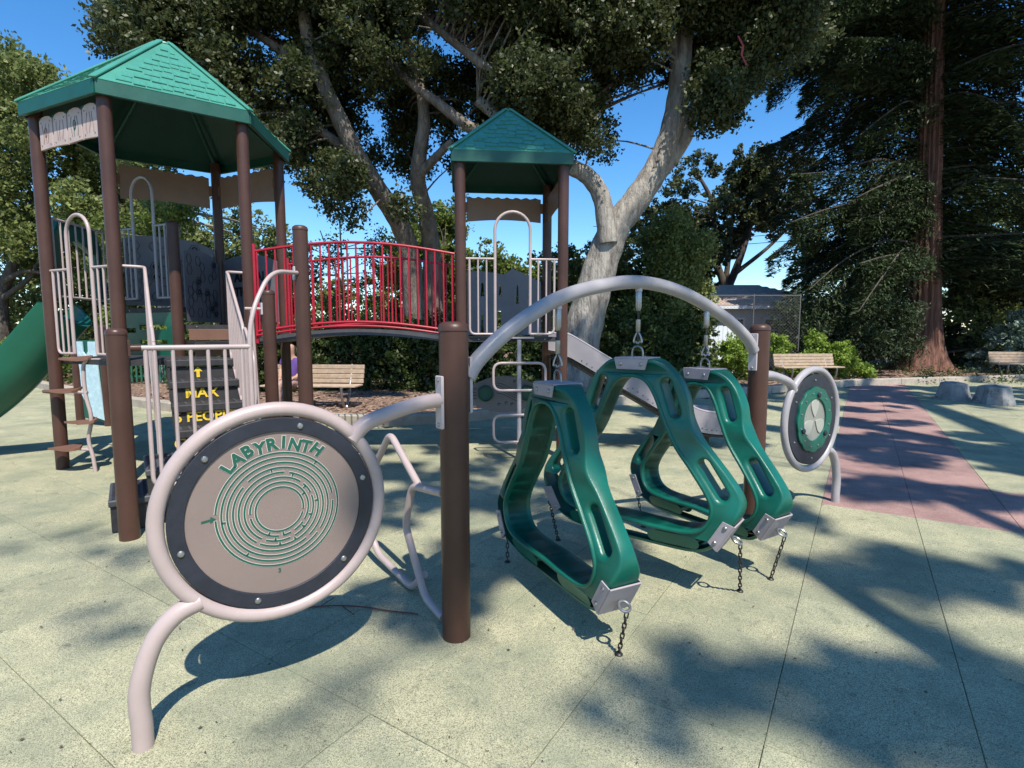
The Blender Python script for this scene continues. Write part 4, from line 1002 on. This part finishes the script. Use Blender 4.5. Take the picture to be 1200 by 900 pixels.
bl += region(lambda x: (-60, interp(x, [(640, 160), (700, 185), (740, 110), (850, 140), (930, 70)])), 35, (600, 950), (-20, 180), (15.4, 17.5), (.4, .7), 44, ((765, 150, 30, 55),))
Y2 = 13.2
tree('oak_tree', 'broad dark oak with several spreading limbs behind the red bridge', at(480, 455, Y2), [
    (T([(496, 440, 2.6), (488, 380, 2.5), (480, 300, 2.2), (468, 262, 1.8), (445, 225, 1.2), (420, 185, .6), (398, 140, .3), (378, 95, .1), (360, 40, 0), (350, -40, 0)], Y2), .34, .12),
    (T([(505, 440, 2.9), (508, 380, 2.8), (506, 300, 2.5), (500, 255, 2.0), (490, 215, 1.4), (492, 180, 1), (497, 140, .8), (490, 90, .8), (470, 30, .8)], Y2), .32, .09),
    (T([(640, 178, .8), (600, 158, .5), (562, 155, .3), (535, 138, .2), (510, 118, .2), (485, 100, .3), (455, 70, .5), (430, 20, .8)], Y2), .17, .07),
    (T([(491, 205, 1.2), (515, 180, .7), (530, 165, .5)], Y2), .13, .07),
    (T([(602, 158, .5), (592, 100, 0), (560, 72, 0), (520, 40, .2), (480, 5, .6), (440, -40, 1)], Y2), .13, .06),
    (T([(420, 185, .6), (370, 150, .5), (300, 110, .5), (240, 60, .5)], Y2), .13, .05), (T([(378, 95, .1), (300, 40, .4), (220, 0, .6)], Y2), .12, .05)],
    bl, 380000, .10, 'oakleaf', 'oakbark2', 2, 'oaks whose crowns meet above the towers', 1, .022)
# left trees
hi3 = [(-80, 20), (0, 42), (35, 45), (70, 68), (95, 100), (112, 150), (125, 170), (200, 170)]
bl = region(lambda x: (interp(x, hi3), interp(x, [(-80, 300), (30, 330), (60, 300), (90, 380), (200, 300)])), 120, (-80, 205), (35, 330), (17, 22), (.5, 1.0), 3, ((62, 292, 8, 14), (75, 180, 7, 8)))
tree('leafy_tree', 'sunlit mid green tree filling the left edge behind the slide', at(2, 440, 19), [
    (T([(-2, 455), (3, 400), (2, 350), (15, 310), (35, 250), (60, 180)], 19), .26, .1), (T([(2, 345), (-20, 300), (-40, 240)], 19), .2, .1), (T([(3, 350), (35, 325), (50, 300), (75, 270)], 18.7), .10, .04), (T([(4, 330), (30, 318), (60, 322)], 18.5), .1, .04)],
    bl, 90000, .135, 'midleaf', 'darkbark', 3, None, 2, .03)
hi4 = [(150, 215), (200, 210), (240, 205), (290, 215), (330, 262), (345, 290)]
bl = region(lambda x: (interp(x, hi4), 420), 75, (90, 345), (200, 400), (19, 24), (.5, 1.0), 4, ((250, 222, 6, 6),))
tree('leafy_tree', 'sunlit tree with pale bare limbs seen through the large tower', at(190, 440, 20), [
    (T([(185, 455), (190, 380), (180, 300), (172, 225)], 18), .12, .05), (T([(190, 380), (198, 300), (197, 222)], 18), .10, .04), (T([(190, 360), (165, 300), (160, 270)], 18), .08, .03), (T([(200, 300), (215, 260), (230, 240)], 18), .06, .03)],
    bl, 70000, .13, 'midleaf', 'palebark', 4, None, 3, .03)
bl = region(lambda x: (interp(x, [(130, 225), (210, 235), (250, 300)]), 440), 26, (125, 260), (225, 440), (15.5, 17.5), (.25, .5), 5)
tree('young_tree', 'yellow green young tree catching sun behind the hexagon panels', at(190, 440, 16.5), [(T([(190, 450), (188, 350), (196, 260)], 16.5), .08, .03)], bl, 11000, .11, 'lightleaf', 'palebark', 5, None, 1, .02)
bl = region(lambda x: (interp(x, [(345, 270), (375, 235), (420, 250), (470, 285)]), 380), 26, (340, 470), (240, 375), (17, 19), (.25, .5), 6)
tree('young_tree', 'thin pale green young tree against blue sky above the red railing', at(400, 440, 18), [(T([(400, 450), (402, 350), (398, 260)], 18), .06, .02), (T([(402, 340), (375, 270)], 18), .04, .015)], bl, 5200, .09, 'lightleaf', 'palebark', 6, None, 1, .015)
bl = region(lambda x: (interp(x, [(445, 290), (480, 255), (530, 225), (545, 300), (590, 270), (640, 300), (690, 300)]), 440), 70, (440, 690), (225, 440), (22.5, 26), (.5, .9), 7)
tree('leafy_tree', 'bright yellow green small tree between the bridge and the smaller tower', at(530, 440, 24), [(T([(530, 455), (528, 380), (520, 300)], 24), .1, .04), (T([(530, 400), (580, 340), (600, 300)], 24), .08, .03)], bl, 60000, .16, 'lightleaf', 'darkbark', 7, None, 2, .02)
# right-hand dark trees
bl = region(lambda x: (interp(x, [(700, 260), (740, 240), (770, 215), (800, 180), (850, 172), (900, 165), (945, 160)]), interp(x, [(700, 420), (800, 420), (840, 330), (880, 325), (920, 280), (950, 250)])), 85, (700, 945), (165, 420), (31, 37), (.8, 1.35), 8, ((790, 300, 8, 10), (900, 330, 30, 20)))
tree('leafy_tree', 'dark open tree with many thin trunks against the sky behind the arch', at(845, 400, 33), [
    (T([(848, 420), (850, 345), (838, 300), (835, 240), (815, 200)], 33), .30, .08), (T([(850, 345), (868, 300), (885, 240), (890, 190)], 33), .26, .08), (T([(848, 350), (855, 290), (862, 220)], 33), .2, .06), (T([(862, 320), (900, 290), (930, 260)], 33), .15, .05)],
    bl, 95000, .19, 'oakleaf', 'darkbark', 8, None, 2, .03)
bl = region(lambda x: (interp(x, [(745, 300), (770, 250), (800, 240), (850, 300)]), 440), 46, (735, 832), (240, 440), (15.5, 17.5), (.3, .55), 9)
tree('bushy_tree', 'dense mid green columnar tree behind the middle cable of the arch', at(798, 445, 16.5), [(T([(798, 455), (800, 380), (800, 290)], 16.5), .1, .04)], bl, 36000, .105, 'midleaf', 'darkbark', 9, None, 2, .02)
bl = region(lambda x: (interp(x, [(930, 250), (990, 230), (1050, 240), (1120, 170), (1200, 180), (1260, 180)]), 442), 110, (925, 1270), (180, 442), (22.5, 28), (.6, 1.1), 10, ((905, 330, 30, 30), (985, 290, 14, 22)))
tree('leafy_tree', 'dark tangled evergreen mass behind the redwood trunk', at(1010, 440, 24), [
    (T([(1010, 450), (1015, 380), (1000, 320), (960, 280)], 23), .12, .03), (T([(1060, 440), (1050, 350), (1045, 270)], 23), .13, .05), (T([(1040, 360), (1010, 310), (975, 300)], 22), .05, .02)],
    bl, 70000, .15, 'midleaf', 'darkbark', 10, None, 3, .03)
bl = region(lambda x: (interp(x, [(690, 380), (930, 330), (1060, 340)]), 445), 46, (925, 1075), (330, 445), (19.5, 22), (.4, .8), 12)
tree('bushy_tree', 'low dark evergreen with drooping sprays left of the redwood base', at(1000, 436, 20.5), [(T([(1000, 445), (1003, 400), (1000, 350)], 20.5), .1, .03)], bl, 36000, .15, 'needle', 'darkbark', 12, None, 2, .02, wr=.3)
# redwood
RB = at(1087, 436, 21.8); rw = thing('redwood_tree', RB, 'tall redwood with straight reddish fibrous trunk and drooping dark sprays', 'tree')
b = MB(); H_ = 20; 
for i in range(40):
    z = H_*(i/39)**1.35; r = .56+.42*math.exp(-z/.7)+.10*math.exp(-z/3)-.018*z; r = max(r, .12)
    for k in range(48):
        a = 2*math.pi*k/48; fl = .16*math.exp(-z/.6)*math.sin(5*a+.6)+.035*math.sin(17*a+z*.25)+.02*math.sin(29*a-z*.4); b.v.append((RB.x-.25-.035*z+(r+fl)*math.cos(a), RB.y+(r+fl)*math.sin(a), z-.05))
for i in range(39):
    for k in range(48): b.f.append((i*48+k, i*48+(k+1) % 48, (i+1)*48+(k+1) % 48, (i+1)*48+k))
for an in (-.3, -1.2, -2.4, .5):
    d = Vector((math.cos(an), math.sin(an), 0)); b.tube(spline([RB+d*.6+ZV*.35, RB+d*1.0+ZV*.10, RB+d*1.5+ZV*.02, RB+d*2.0-ZV*.05], 4), [.16-.01*j for j in range(13)], 8)
b.build('trunk', 'redbark', rw, 80)
bb = MB(); lv = []; tn = []; r = random.Random(8); rn = np.random.default_rng(8)
for i in range(330):
    z = r.uniform(4.2, 19.5); an = r.uniform(0, 6.28); Lb = r.uniform(2.8, 7.6)*(1-.15*(z/20)); d = Vector((math.cos(an), math.sin(an), 0)); p0 = RB+ZV*z-Vector((.25+.035*z, 0, 0))
    if d.y > .5 and r.random() < .5: continue
    if d.y < -.25 and abs(d.x+.1) < .75 and z < 15: continue
    if z < 7.5 and d.x > 0 and r.random() < .4: continue
    if z < 10 and d.x < -.5 and d.y > -.2 and r.random() < .45: continue
    dz_ = r.uniform(.3, 2.2); sw = Vector((-d.y, d.x, 0))*r.uniform(-.7, .7); P = spline([p0+d*.3, p0+d*Lb*.35+ZV*r.uniform(-.1, .5)+sw*.4, p0+d*Lb*.7-ZV*dz_*.35+sw, p0+d*Lb-ZV*dz_+sw*1.2], 5); bb.tube(P, [.05*(1-j/len(P))+.01 for j in range(len(P))], 5)
    m = int(330*Lb); tt = rn.random(m)**.8; idx = np.minimum((tt*(len(P)-1)).astype(int), len(P)-2); Pn = np.array([tuple(q) for q in P]); c = Pn[idx]*(1-(tt*(len(P)-1)-idx)[:, None])+Pn[idx+1]*(tt*(len(P)-1)-idx)[:, None]
    sd_ = np.array([-d.y, d.x, 0]); w_ = (rn.random(m)-.5)[:, None]*2*(.9*np.sin(np.pi*np.clip(tt, .1, 1)**.8)[:, None]+.15)
    c = c+sd_*w_+np.array([0, 0, -1])*(.45*np.abs(w_)+rn.random((m, 1))**2*.8)
    a = np.array(tuple(d))*.8+sd_*np.sign(w_)*.7+rn.normal(size=(m, 3))*.35; a /= np.linalg.norm(a, axis=1)[:, None]
    u = rn.normal(size=(m, 3))*.5+np.array([0, 0, 1.0]); u = np.cross(a, u); u /= np.linalg.norm(u, axis=1)[:, None]; l = .24*(.5+rn.random((m, 1))); 
    lv.append(np.stack([c-a*l*.5, c+u*l*.11, c+a*l*.5-np.array([0, 0, .04]), c-u*l*.11], 1).reshape(-1, 3)); tn.append(rn.random(m)*.8)
bb.build('branches', 'darkbark', rw, 60); leaf_obj('foliage', np.concatenate(lv), np.concatenate(tn), 'needle', rw)

# ------------------------------------------------------------------ hedge, shrubs
def shrub(name, label, cat, blobs, n, L, leaf, seed, sub=22, sig=.16, stem=True, **kw):
    cx = sum((c for c, _ in blobs), Vector((0, 0, 0)))/len(blobs); t = thing(name, (cx.x, cx.y, 0), label, cat)
    b = MB()
    for i, (c, r) in enumerate(blobs):
        if i % 2 == 0: b.tube(spline([Vector((cx.x+(c.x-cx.x)*.5, cx.y+(c.y-cx.y)*.5, 0)), (Vector((cx.x, cx.y, .2))+c)/2, c], 3), .02, 5)
    b.build('stems', 'darkbark', t); v, tn_ = leaves([tuple(c) for c, _ in blobs], [r for _, r in blobs], n, L, sub, sig, seed=seed, **kw); v[:, 2] = np.maximum(v[:, 2], .01)
    leaf_obj('foliage', v, tn_, leaf, t); return t
bl = [(Vector((x, 14.2+.3*math.sin(x*1.3)+(0 if x < 1 else (x-1)*.42), z)), random.uniform(.45, .65)) for x in np.arange(-8.5, 6, .42) for z in (.35, .95, 1.5)]
shrub('ivy_hedge', 'long dark ivy covered hedge behind the red bridge and both towers', 'hedge', bl, 95000, .10, 'ivyleaf', 20, 20, .2)
bl = [(Vector((x, 15.4+(0 if x < 1 else (x-1)*.42), z)), random.uniform(.5, .8)) for x in np.arange(1.2, 6.2, .5) for z in (1.0, 1.9, 2.7, 3.3)]
shrub('ivy_hedge', 'tall dark leafy screen behind the grey slide and oak trunk', 'hedge', bl, 45000, .11, 'ivyleaf', 21, 20, .2)
bl = [(Vector((x, 17.5, z)), random.uniform(.45, .7)) for x in np.arange(-20, -8, .6) for z in (.4, .9)]
shrub('low_bushes', 'low yellow green bushes beyond the kerb at the far left', 'bushes', bl, 24000, .12, 'lightleaf', 22)
bl = [(Vector((x, 21, z)), random.uniform(.8, 1.2)) for x in np.arange(-26, -8, 1.1) for z in (1.6, 2.8, 4.2)]
shrub('background_bushes', 'tall mixed green bushes behind the slide at the left edge', 'bushes', bl, 42000, .16, 'midleaf', 23, 24, .35)
sb = lambda l, Y: [(at(x, y, Y+random.uniform(-.4, .4)), r) for x, y, r in l]
shrub('round_shrub', 'bright lime green rounded shrub beside the house wall, behind the far post', 'shrub', sb([(845, 425, .45), (862, 415, .5), (855, 405, .35), (878, 425, .45), (838, 435, .35), (870, 436, .4)], 17.2), 9000, .085, 'brightleaf', 24)
shrub('round_shrub', 'large bright lime green shrub sloping down between bench and redwood', 'shrub', sb([(950, 425, .5), (958, 405, .45), (975, 418, .55), (990, 425, .5), (1003, 432, .4), (940, 435, .4), (975, 436, .5), (1015, 437, .28), (955, 398, .3), (985, 408, .35), (915, 405, .4), (918, 422, .35)], 18.3), 20000, .085, 'brightleaf', 25)
shrub('glossy_ivy', 'silvery glossy ivy mound beside the bench at the right edge', 'ivy', sb([(1150, 425, .5), (1165, 410, .55), (1180, 395, .6), (1195, 380, .6), (1210, 400, .8), (1180, 430, .6), (1205, 425, .7), (1135, 434, .3), (1225, 385, .8)], 20.2), 17000, .12, 'silverleaf', 26)
bl = sb([(1120, 400, .7), (1140, 370, .8), (1165, 350, .8), (1190, 330, .9), (1120, 350, .7), (1125, 425, .5), (1215, 340, 1), (1180, 300, .9), (1135, 310, .9), (1220, 280, 1)], 23.5)
shrub('dark_shrub', 'dark brownish shrub immediately right of the redwood trunk', 'shrub', bl, 26000, .14, 'needle', 27, 24, .3)
v, tn_ = leaves([(x, y, .05) for x, y in zip(rng.uniform(-14, 22, 160), rng.uniform(15.5, 26, 160))], [.9]*160, 26000, .07, 14, .35, flat=.12, seed=30); v[:, 2] = np.abs(v[:, 2])
gc = leaf_obj('ground_cover', v, tn_, 'ivyleaf', None); tag(gc, 'low green ground cover between the wood chips and the hedge', 'ground cover', kind='stuff')

# far green belt beyond everything
for i, (x0, x1, y0, hh, lf, lb) in enumerate(((-75, -25, 44, 9, 'midleaf', 'far line of sunlit green trees at the left horizon'), (-25, 22, 50, 7, 'midleaf', 'far line of green trees beyond the hedge in the middle'), (22, 85, 46, 9, 'needle', 'far line of dark trees beyond the redwood'))):
    bl = [(Vector((x, y0+random.uniform(-3, 3), z)), random.uniform(1.2, 2.2)) for x in np.arange(x0, x1, 2.0) for z in np.arange(1, hh*random.uniform(.55, 1) if not (8 < x < 24) else 3.0, 1.7)]
    v, tn_ = leaves([tuple(c) for c, _ in bl], [r for _, r in bl], 26000, .42, 16, .6, seed=50+i); tag(leaf_obj('far_trees', v, tn_, lf, None), lb, 'trees', kind='stuff')

# ------------------------------------------------------------------ house, fences
hz = thing('house', at(890, 440, 24), 'small grey sided house with a brown low hip roof and white windows behind the fence', 'house')
hx0, hx1, hy = 8.2, 13.6, 23.5
MB().box(hx0, hx1, hy, hy+6, 0, 2.55).build('wall', 'siding', hz, 0)
for k in range(12): MB().box(hx0-.02, hx1+.02, hy-.025, hy, .1+.2*k, .285+.2*k, .004).build('siding_board', 'siding', hz, 20)
for p in (hx0, hx1): MB().box(p-.06, p+.06, hy-.045, hy+.05, 0, 2.55).build('corner_trim', 'white', hz, 0)
rf = MB(); rf.add([(hx0-.6, hy-.6, 2.62), (hx1+.6, hy-.6, 2.62), (hx1+.6, hy+6.6, 2.62), (hx0-.6, hy+6.6, 2.62), (hx0+2.0, hy+3, 3.75), (hx1-2, hy+3, 3.75)], [(0, 1, 5, 4), (1, 2, 5), (2, 3, 4, 5), (3, 0, 4), (3, 2, 1, 0)])
rf = rf.build('roof', 'shingle', hz, 0)
MB().box(hx0-.6, hx1+.6, hy-.62, hy-.58, 2.50, 2.63).build('fascia_board', 'white', rf, 0)
dn = Vector((0, -1, -.314)).normalized()
for k in range(11):
    f = k/11; y = hy-.58+3.5*f; z = 2.64+1.13*f+.01; xa = hx0-.55+2.5*f; xb = hx1+.55-2.5*f
    MB().obox(((xa+xb)/2, y+.15, z+.05), (1, 0, 0), (0, 1, .314), (0, -.314, 1), xb-xa, .34, .025).build('shingle_course', 'shingle', rf, 0)
for xw in (hx0+.9, hx0+2.6, hx0+4.2):
    wf = MB()
    for a, b_, c, d_ in ((0, .9, 1.05, 1.13), (0, .9, 2.07, 2.15), (0, .08, 1.13, 2.07), (.82, .9, 1.13, 2.07), (.42, .48, 1.13, 2.07)): wf.box(xw+a, xw+b_, hy-.07, hy-.028, c, d_)
    wf = wf.build('window', 'white', hz, 0)
    MB().box(xw+.08, xw+.82, hy-.045, hy-.03, 1.13, 2.07).build('pane', 'glass', wf, 0)
    MB().box(xw+.08, xw+.42, hy-.058, hy-.046, 1.58, 1.62).build('glazing_bar', 'white', wf, 0); MB().box(xw+.48, xw+.82, hy-.058, hy-.046, 1.58, 1.62).build('glazing_bar', 'white', wf, 0)
# white board fence piece
fb = thing('board_fence', Vector((6.9, 18.6, 0)), 'pale grey upright board fence left of the house shrub', 'fence')
for k in range(9):
    MB().box(6.3+k*.15, 6.3+k*.15+.14, 18.6, 18.625, .02, 1.72+.01*(k % 3), .004).build('fence_board', 'white', fb, 20)
MB().box(6.3, 7.65, 18.63, 18.67, .5, .58).build('rail', 'white', fb, 0); MB().box(6.3, 7.65, 18.63, 18.67, 1.4, 1.48).build('rail', 'white', fb, 0)
# chain link fence
cf = thing('chain_link_fence', Vector((8.3, 19.2, 0)), 'tall grey chain link fence in front of the house', 'fence')
xa, xb, yf, hf = 3.6, 10.1, 19.2, 2.8
for k in range(5): x = xa+(xb-xa)*k/4; MB().lathe((x, yf, 0), ZV, [(.022, -.05), (.022, hf+.03), (.012, hf+.06)], 10).build('fence_post', 'fence', cf)
for z in (.08, hf): MB().tube([(xa, yf, z), (xb, yf, z)], .02, 8).build('top_rail', 'fence', cf)
b = MB(); stp = .115; k = 0; nx = int((xb-xa+hf)/stp)
for i in range(nx):
    for sg_ in (1, -1):
        x = (xa-hf+i*stp) if sg_ > 0 else (xa+i*stp)
        x0, z0 = x, .05; x1, z1 = x+sg_*hf, hf
        if sg_ > 0: 
            if x0 < xa: z0 += xa-x0; x0 = xa
            if x1 > xb: z1 -= x1-xb; x1 = xb
        else:
            if x1 < xa: z1 -= xa-x1; x1 = xa
            if x0 > xb: z0 += x0-xb; x0 = xb
        if z1-z0 < .1: continue
        b.tube([(x0, yf-.035+.004*sg_, z0), (x1, yf-.035+.004*sg_, z1)], .003, 3, cap=False)
b.build('wire_mesh', 'fence', cf, 0, kind='stuff')
# green picket fence far left
gf = thing('green_fence', Vector((-9.5, 15.6, 0)), 'dark green slatted metal fence seen under the slide at the left', 'fence')
for k in range(46): x = -12.6+k*.14; MB().box(x, x+.05, 15.9, 15.93, .05, 1.15, .006).build('picket', 'greenfence', gf, 20)
for z in (.2, 1.0): MB().box(-12.65, -6.1, 15.94, 15.97, z, z+.05).build('rail', 'greenfence', gf, 0)
# wires
b = MB(); 
for dz, dy in ((0, 0), (.5, .4), (1.2, .2)): b.tube([Vector((5+i*3.2, 34+dy, 6.4+dz+.012*(i-3)**2*4+i*.18)) for i in range(9)], .018, 4)
tag(b.build('power_lines', 'rubber', None), 'three thin overhead cables crossing the sky gap above the house', 'cables')
# streamer caught in the oak
b = MB(); P = [at(x, y, 11.2) for x, y in ((864, 42), (870, 54), (868, 64), (874, 76))]
for p, q in zip(P, P[1:]): b.add([p, p+Vector((.035, 0, 0)), q+Vector((.045, .01, 0)), q, p+Vector((0, .004, 0)), p+Vector((.035, .004, 0)), q+Vector((.045, .014, 0)), q+Vector((0, .004, 0))], [(0, 1, 2, 3), (7, 6, 5, 4), (0, 3, 7, 4), (1, 5, 6, 2)])
tag(b.build('streamer', 'ribbonred', None, 0), 'red streamer caught among the oak leaves at the top', 'streamer')

# ------------------------------------------------------------------ seated person
pc = Vector((-4.42, 10.88, 0)); pr = thing('person', pc, 'person in a purple top and patterned leggings sitting on the bench under the bridge', 'person')
def skin(name, J, Ed, mat, parent, sub=2):
    me = bpy.data.meshes.new(name); me.from_pydata([tuple(Vector(p[:3])+pc-ORG[parent]) for p in J], Ed, [])
    o = bpy.data.objects.new(name, me); S.collection.objects.link(o); m1 = o.modifiers.new('s', 'SKIN'); m1.use_smooth_shade = True
    for i, p in enumerate(J): me.skin_vertices[0].data[i].radius = (p[3], p[3] if len(p) < 5 else p[4])
    me.skin_vertices[0].data[0].use_root = True
    m2 = o.modifiers.new('u', 'SUBSURF'); m2.levels = sub; m2.render_levels = sub
    dg = bpy.context.evaluated_depsgraph_get(); me2 = bpy.data.meshes.new_from_object(o.evaluated_get(dg)); bpy.data.objects.remove(o)
    me2.materials.clear(); return link(name, me2, mat, parent, 60)
J = [(0, 0, .54, .13, .10), (0, .01, .72, .115, .09), (0, .02, .92, .135, .09), (0, .01, 1.04, .055, .055), (0, -.02, 1.13, .075, .085), (0, -.03, 1.22, .085, .095), (0, -.02, 1.28, .05, .06)]
ed = [(0, 1), (1, 2), (2, 3), (3, 4), (4, 5), (5, 6)]
for q in (-1, 1):
    k = len(J); J += [(q*.17, .02, .97, .05), (q*.22, -.02, .74, .04), (q*.15, -.22, .62, .032), (q*.12, -.30, .61, .03, .018)]; ed += [(2, k), (k, k+1), (k+1, k+2), (k+2, k+3)]
    f0 = len(J)
    for m_ in range(4): J.append((q*(.105+.014*m_), -.375+.004*abs(m_-1), .595, .008)); ed.append((k+3, f0+m_))
    J.append((q*.085, -.33, .60, .009)); ed.append((k+3, f0+4))
    k = len(J); J += [(q*.09, -.04, .50, .085), (q*.10, -.42, .52, .062), (q*.10, -.44, .28, .05), (q*.10, -.42, .08, .036), (q*.11, -.54, .035, .035, .028)]; ed += [(0, k), (k, k+1), (k+1, k+2), (k+2, k+3), (k+3, k+4)]
skin('body', J, ed, 'skin', pr)
skin('top', [(0, 0, .55, .145, .115), (0, .01, .72, .130, .105), (0, .02, .93, .148, .102), (0, .012, 1.01, .075, .07), (.18, .02, .96, .062), (.205, 0, .84, .056), (-.18, .02, .96, .062), (-.205, 0, .84, .056)], [(0, 1), (1, 2), (2, 3), (2, 4), (4, 5), (2, 6), (6, 7)], 'purple', pr)
skin('leggings', [(0, 0, .52, .14, .11), (.09, -.05, .50, .093), (.10, -.42, .52, .068), (.10, -.44, .28, .056), (.10, -.42, .12, .042), (-.09, -.05, .50, .093), (-.10, -.42, .52, .068), (-.10, -.44, .28, .056), (-.10, -.42, .12, .042)], [(0, 1), (1, 2), (2, 3), (3, 4), (0, 5), (5, 6), (6, 7), (7, 8)], 'patterned', pr)
skin('hair', [(0, .03, 1.26, .09, .085), (0, .05, 1.17, .085, .05), (0, .07, 1.05, .07, .035)], [(0, 1), (1, 2)], 'hair', pr)

# ------------------------------------------------------------------ overhead canopy outside the frame, laid out to cast the dappled shade
SHX, SHY = .255, -.625                                   # horizontal step towards the sun per metre of height
SHADE = [  # wanted floor shade, cast by unseen leaf clumps placed for it: outline (picture points on the floor), share of cover, crown height
    ([(885, 655), (1200, 655), (1300, 700), (1300, 930), (1000, 930), (930, 885), (870, 830), (800, 790), (760, 745), (790, 705), (850, 690)], 1.0, 17),
    ([(985, 556), (1060, 562), (1250, 590), (1250, 606), (1100, 594), (985, 577)], .95, 14), ([(985, 510), (1250, 505), (1250, 562), (1130, 549), (985, 545)], .95, 12),
    ([(985, 488), (1090, 494), (1090, 502), (985, 499)], .9, 12), ([(990, 452), (1250, 454), (1250, 472), (1090, 474), (990, 470)], 1.0, 13), ([(985, 476), (1060, 476), (1060, 482), (985, 482)], .8, 12),
    ([(425, 530), (605, 520), (600, 600), (590, 690), (560, 690), (540, 640), (470, 640), (440, 600)], .85, 15), ([(600, 560), (700, 560), (760, 590), (730, 640), (640, 690), (600, 650)], .55, 14),
    ([(440, 640), (570, 640), (580, 700), (520, 725), (450, 700)], .85, 14),
    ([(620, 800), (720, 785), (770, 850), (740, 930), (590, 930)], .62, 16), ([(600, 478), (900, 470), (900, 482), (640, 492)], .6, 12), ([(620, 503), (880, 500), (900, 520), (640, 528)], .6, 11),
    ([(900, 590), (960, 610), (940, 625), (900, 610)], .8, 14), ([(640, 700), (720, 690), (750, 730), (690, 760)], .6, 15), ([(1020, 606), (1160, 622), (1200, 632), (1080, 628)], .5, 10),
    ([(0, 725), (150, 715), (185, 740), (90, 765), (0, 760)], .40, 17), ([(80, 655), (190, 640), (240, 670), (130, 695)], .40, 17), ([(0, 615), (110, 620), (100, 640), (0, 640)], .35, 17),
    ([(360, 790), (470, 780), (520, 860), (430, 930), (330, 900)], .42, 17), ([(440, 690), (520, 700), (500, 760), (430, 750)], .4, 16), ([(200, 850), (300, 840), (320, 900), (220, 920)], .35, 17)]
def inpoly(x, y, P):
    c = False
    for (a, b), (c_, d) in zip(P, P[1:]+P[:1]):
        if (b > y) != (d > y) and x < (c_-a)*(y-b)/(d-b)+a: c = not c
    return c
CB, CR, CW = [], [], []
rs_ = random.Random(5)
for P_, de, hh0 in SHADE:
    W_ = [G(x, y) for x, y in P_]; W_ = [(p.x, p.y) for p in W_]; xs = [p[0] for p in W_]; ys = [p[1] for p in W_]
    n = int((max(xs)-min(xs))*(max(ys)-min(ys))*9)
    for _ in range(min(n, 2500)):
        x = rs_.uniform(min(xs), max(xs)); y = rs_.uniform(min(ys), max(ys))
        if not inpoly(x, y, W_): continue
        if math.sin(x*3.1+1.3*math.sin(y*2.3))*math.sin(y*2.7+x) > (.80 if de > .9 else .30) : continue       # sun flecks
        hh = hh0+rs_.uniform(-1.2, 1.2); CB.append((x+SHX*hh, y+SHY*hh, hh)); CR.append((.26, .26, .22)); CW.append((de, .26))
for _ in range(60):                                     # unseen clumps added to shade the roof of the smaller tower
    x = rs_.uniform(-2.0, .4); y = rs_.uniform(8.6, 10.0); hh = rs_.uniform(14, 16); CB.append((x+SHX*hh, y+SHY*hh, hh)); CR.append((.3, .3, .25)); CW.append((1.0, .3))
far_b, far_r = [], []
rr = random.Random(21)
def far_ok(X, Y): return True
for _ in range(300):                                    # unseen crowns placed to keep the oaks, hedge and far bed in broken shade
    X = rr.uniform(-4.5, 24); Y = rr.uniform(10.5, 25)
    if X < -1.5 and Y < 13: continue
    if Y < 10.5+max(0, X)*.35 and rr.random() < .5: continue
    if 4.5 < X < 12.5 and 16 < Y < 20.8: continue
    if 6 < X < 15 and Y > 20.5: continue
    if X > 8 and rr.random() < .6: continue
    if X < 2.5 and 15 < Y < 28: continue
    hh = rr.uniform(15, 19); c = (X+SHX*hh, Y+SHY*hh, hh)
    if (hh-EYE-1)/max(.1, c[1]) < .62: continue
    far_b.append(c); far_r.append(rr.uniform(.45, 1.0))
ov = thing('unseen_shade_tree', (6.5, -8.5, 0), 'unseen oak behind the view, its crown shaped to shade the floor', 'tree')
b = MB(); P = []
for pts, r0, r1 in (([(6.5, -8.5, -.1), (6.3, -8.0, 2.5), (5.8, -7, 5), (5.2, -6, 7)], .5, .34), ([(5.2, -6, 7), (4.6, -4.6, 8), (4.4, -3.6, 9), (4.3, -2.4, 9.5)], .24, .08), ([(5.2, -6, 7), (6.5, -5, 8.6), (6.4, -3.2, 10), (6.8, -1.4, 11)], .22, .07)):
    P += limb(b, pts, r0, r1, 10, 6)
twigs(b, [(Vector(c), 1) for c, w_ in zip(CB, CW) if w_[0] > .96], P, 14, .008); b.build('trunk', 'oakbark', ov, 60)
vs_, tn2 = [], []
area = sum(math.pi*r[0]*r[1]*w_[0] for r, w_ in zip(CR, CW))
for i, (c, r, (de, rad)) in enumerate(zip(CB, CR, CW)):
    n = int(math.pi*rad*rad*de*(1200 if de > .45 else 330)); v, tq = leaves([c], [r], max(n, 10), .11, 9, .14, seed=900+i, wr=.75); vs_.append(v); tn2.append(tq)
leaf_obj('crown', np.concatenate(vs_), np.concatenate(tn2), 'oakleaf', ov)
ot = thing('unseen_shade_tree', (12, -9, 0), 'tall unseen tree added outside the view, high crown placed to shade the oaks', 'tree')
b = MB(); P = []
for pts, r0, r1 in (([(12, -9, -.1), (12, -8.5, 6), (11.5, -6, 11), (10, -3, 14)], .8, .4), ([(10, -3, 14), (6, 1, 16), (2, 5, 17.5), (0, 9, 18)], .35, .1), ([(10, -3, 14), (13, 2, 16), (16, 8, 18)], .35, .1), ([(10, -3, 14), (9, 3, 16.5), (9, 9, 18)], .3, .1)): P += limb(b, pts, r0, r1, 10, 6)
twigs(b, [(Vector(c), 1) for c in far_b], P, 4, .03); b.build('trunk', 'oakbark', ot, 60)
v, tq = leaves(far_b, far_r, 80000, .17, 20, .3, seed=77, wr=.8, flat=.5); leaf_obj('crown', v, tq, 'oakleaf', ot)
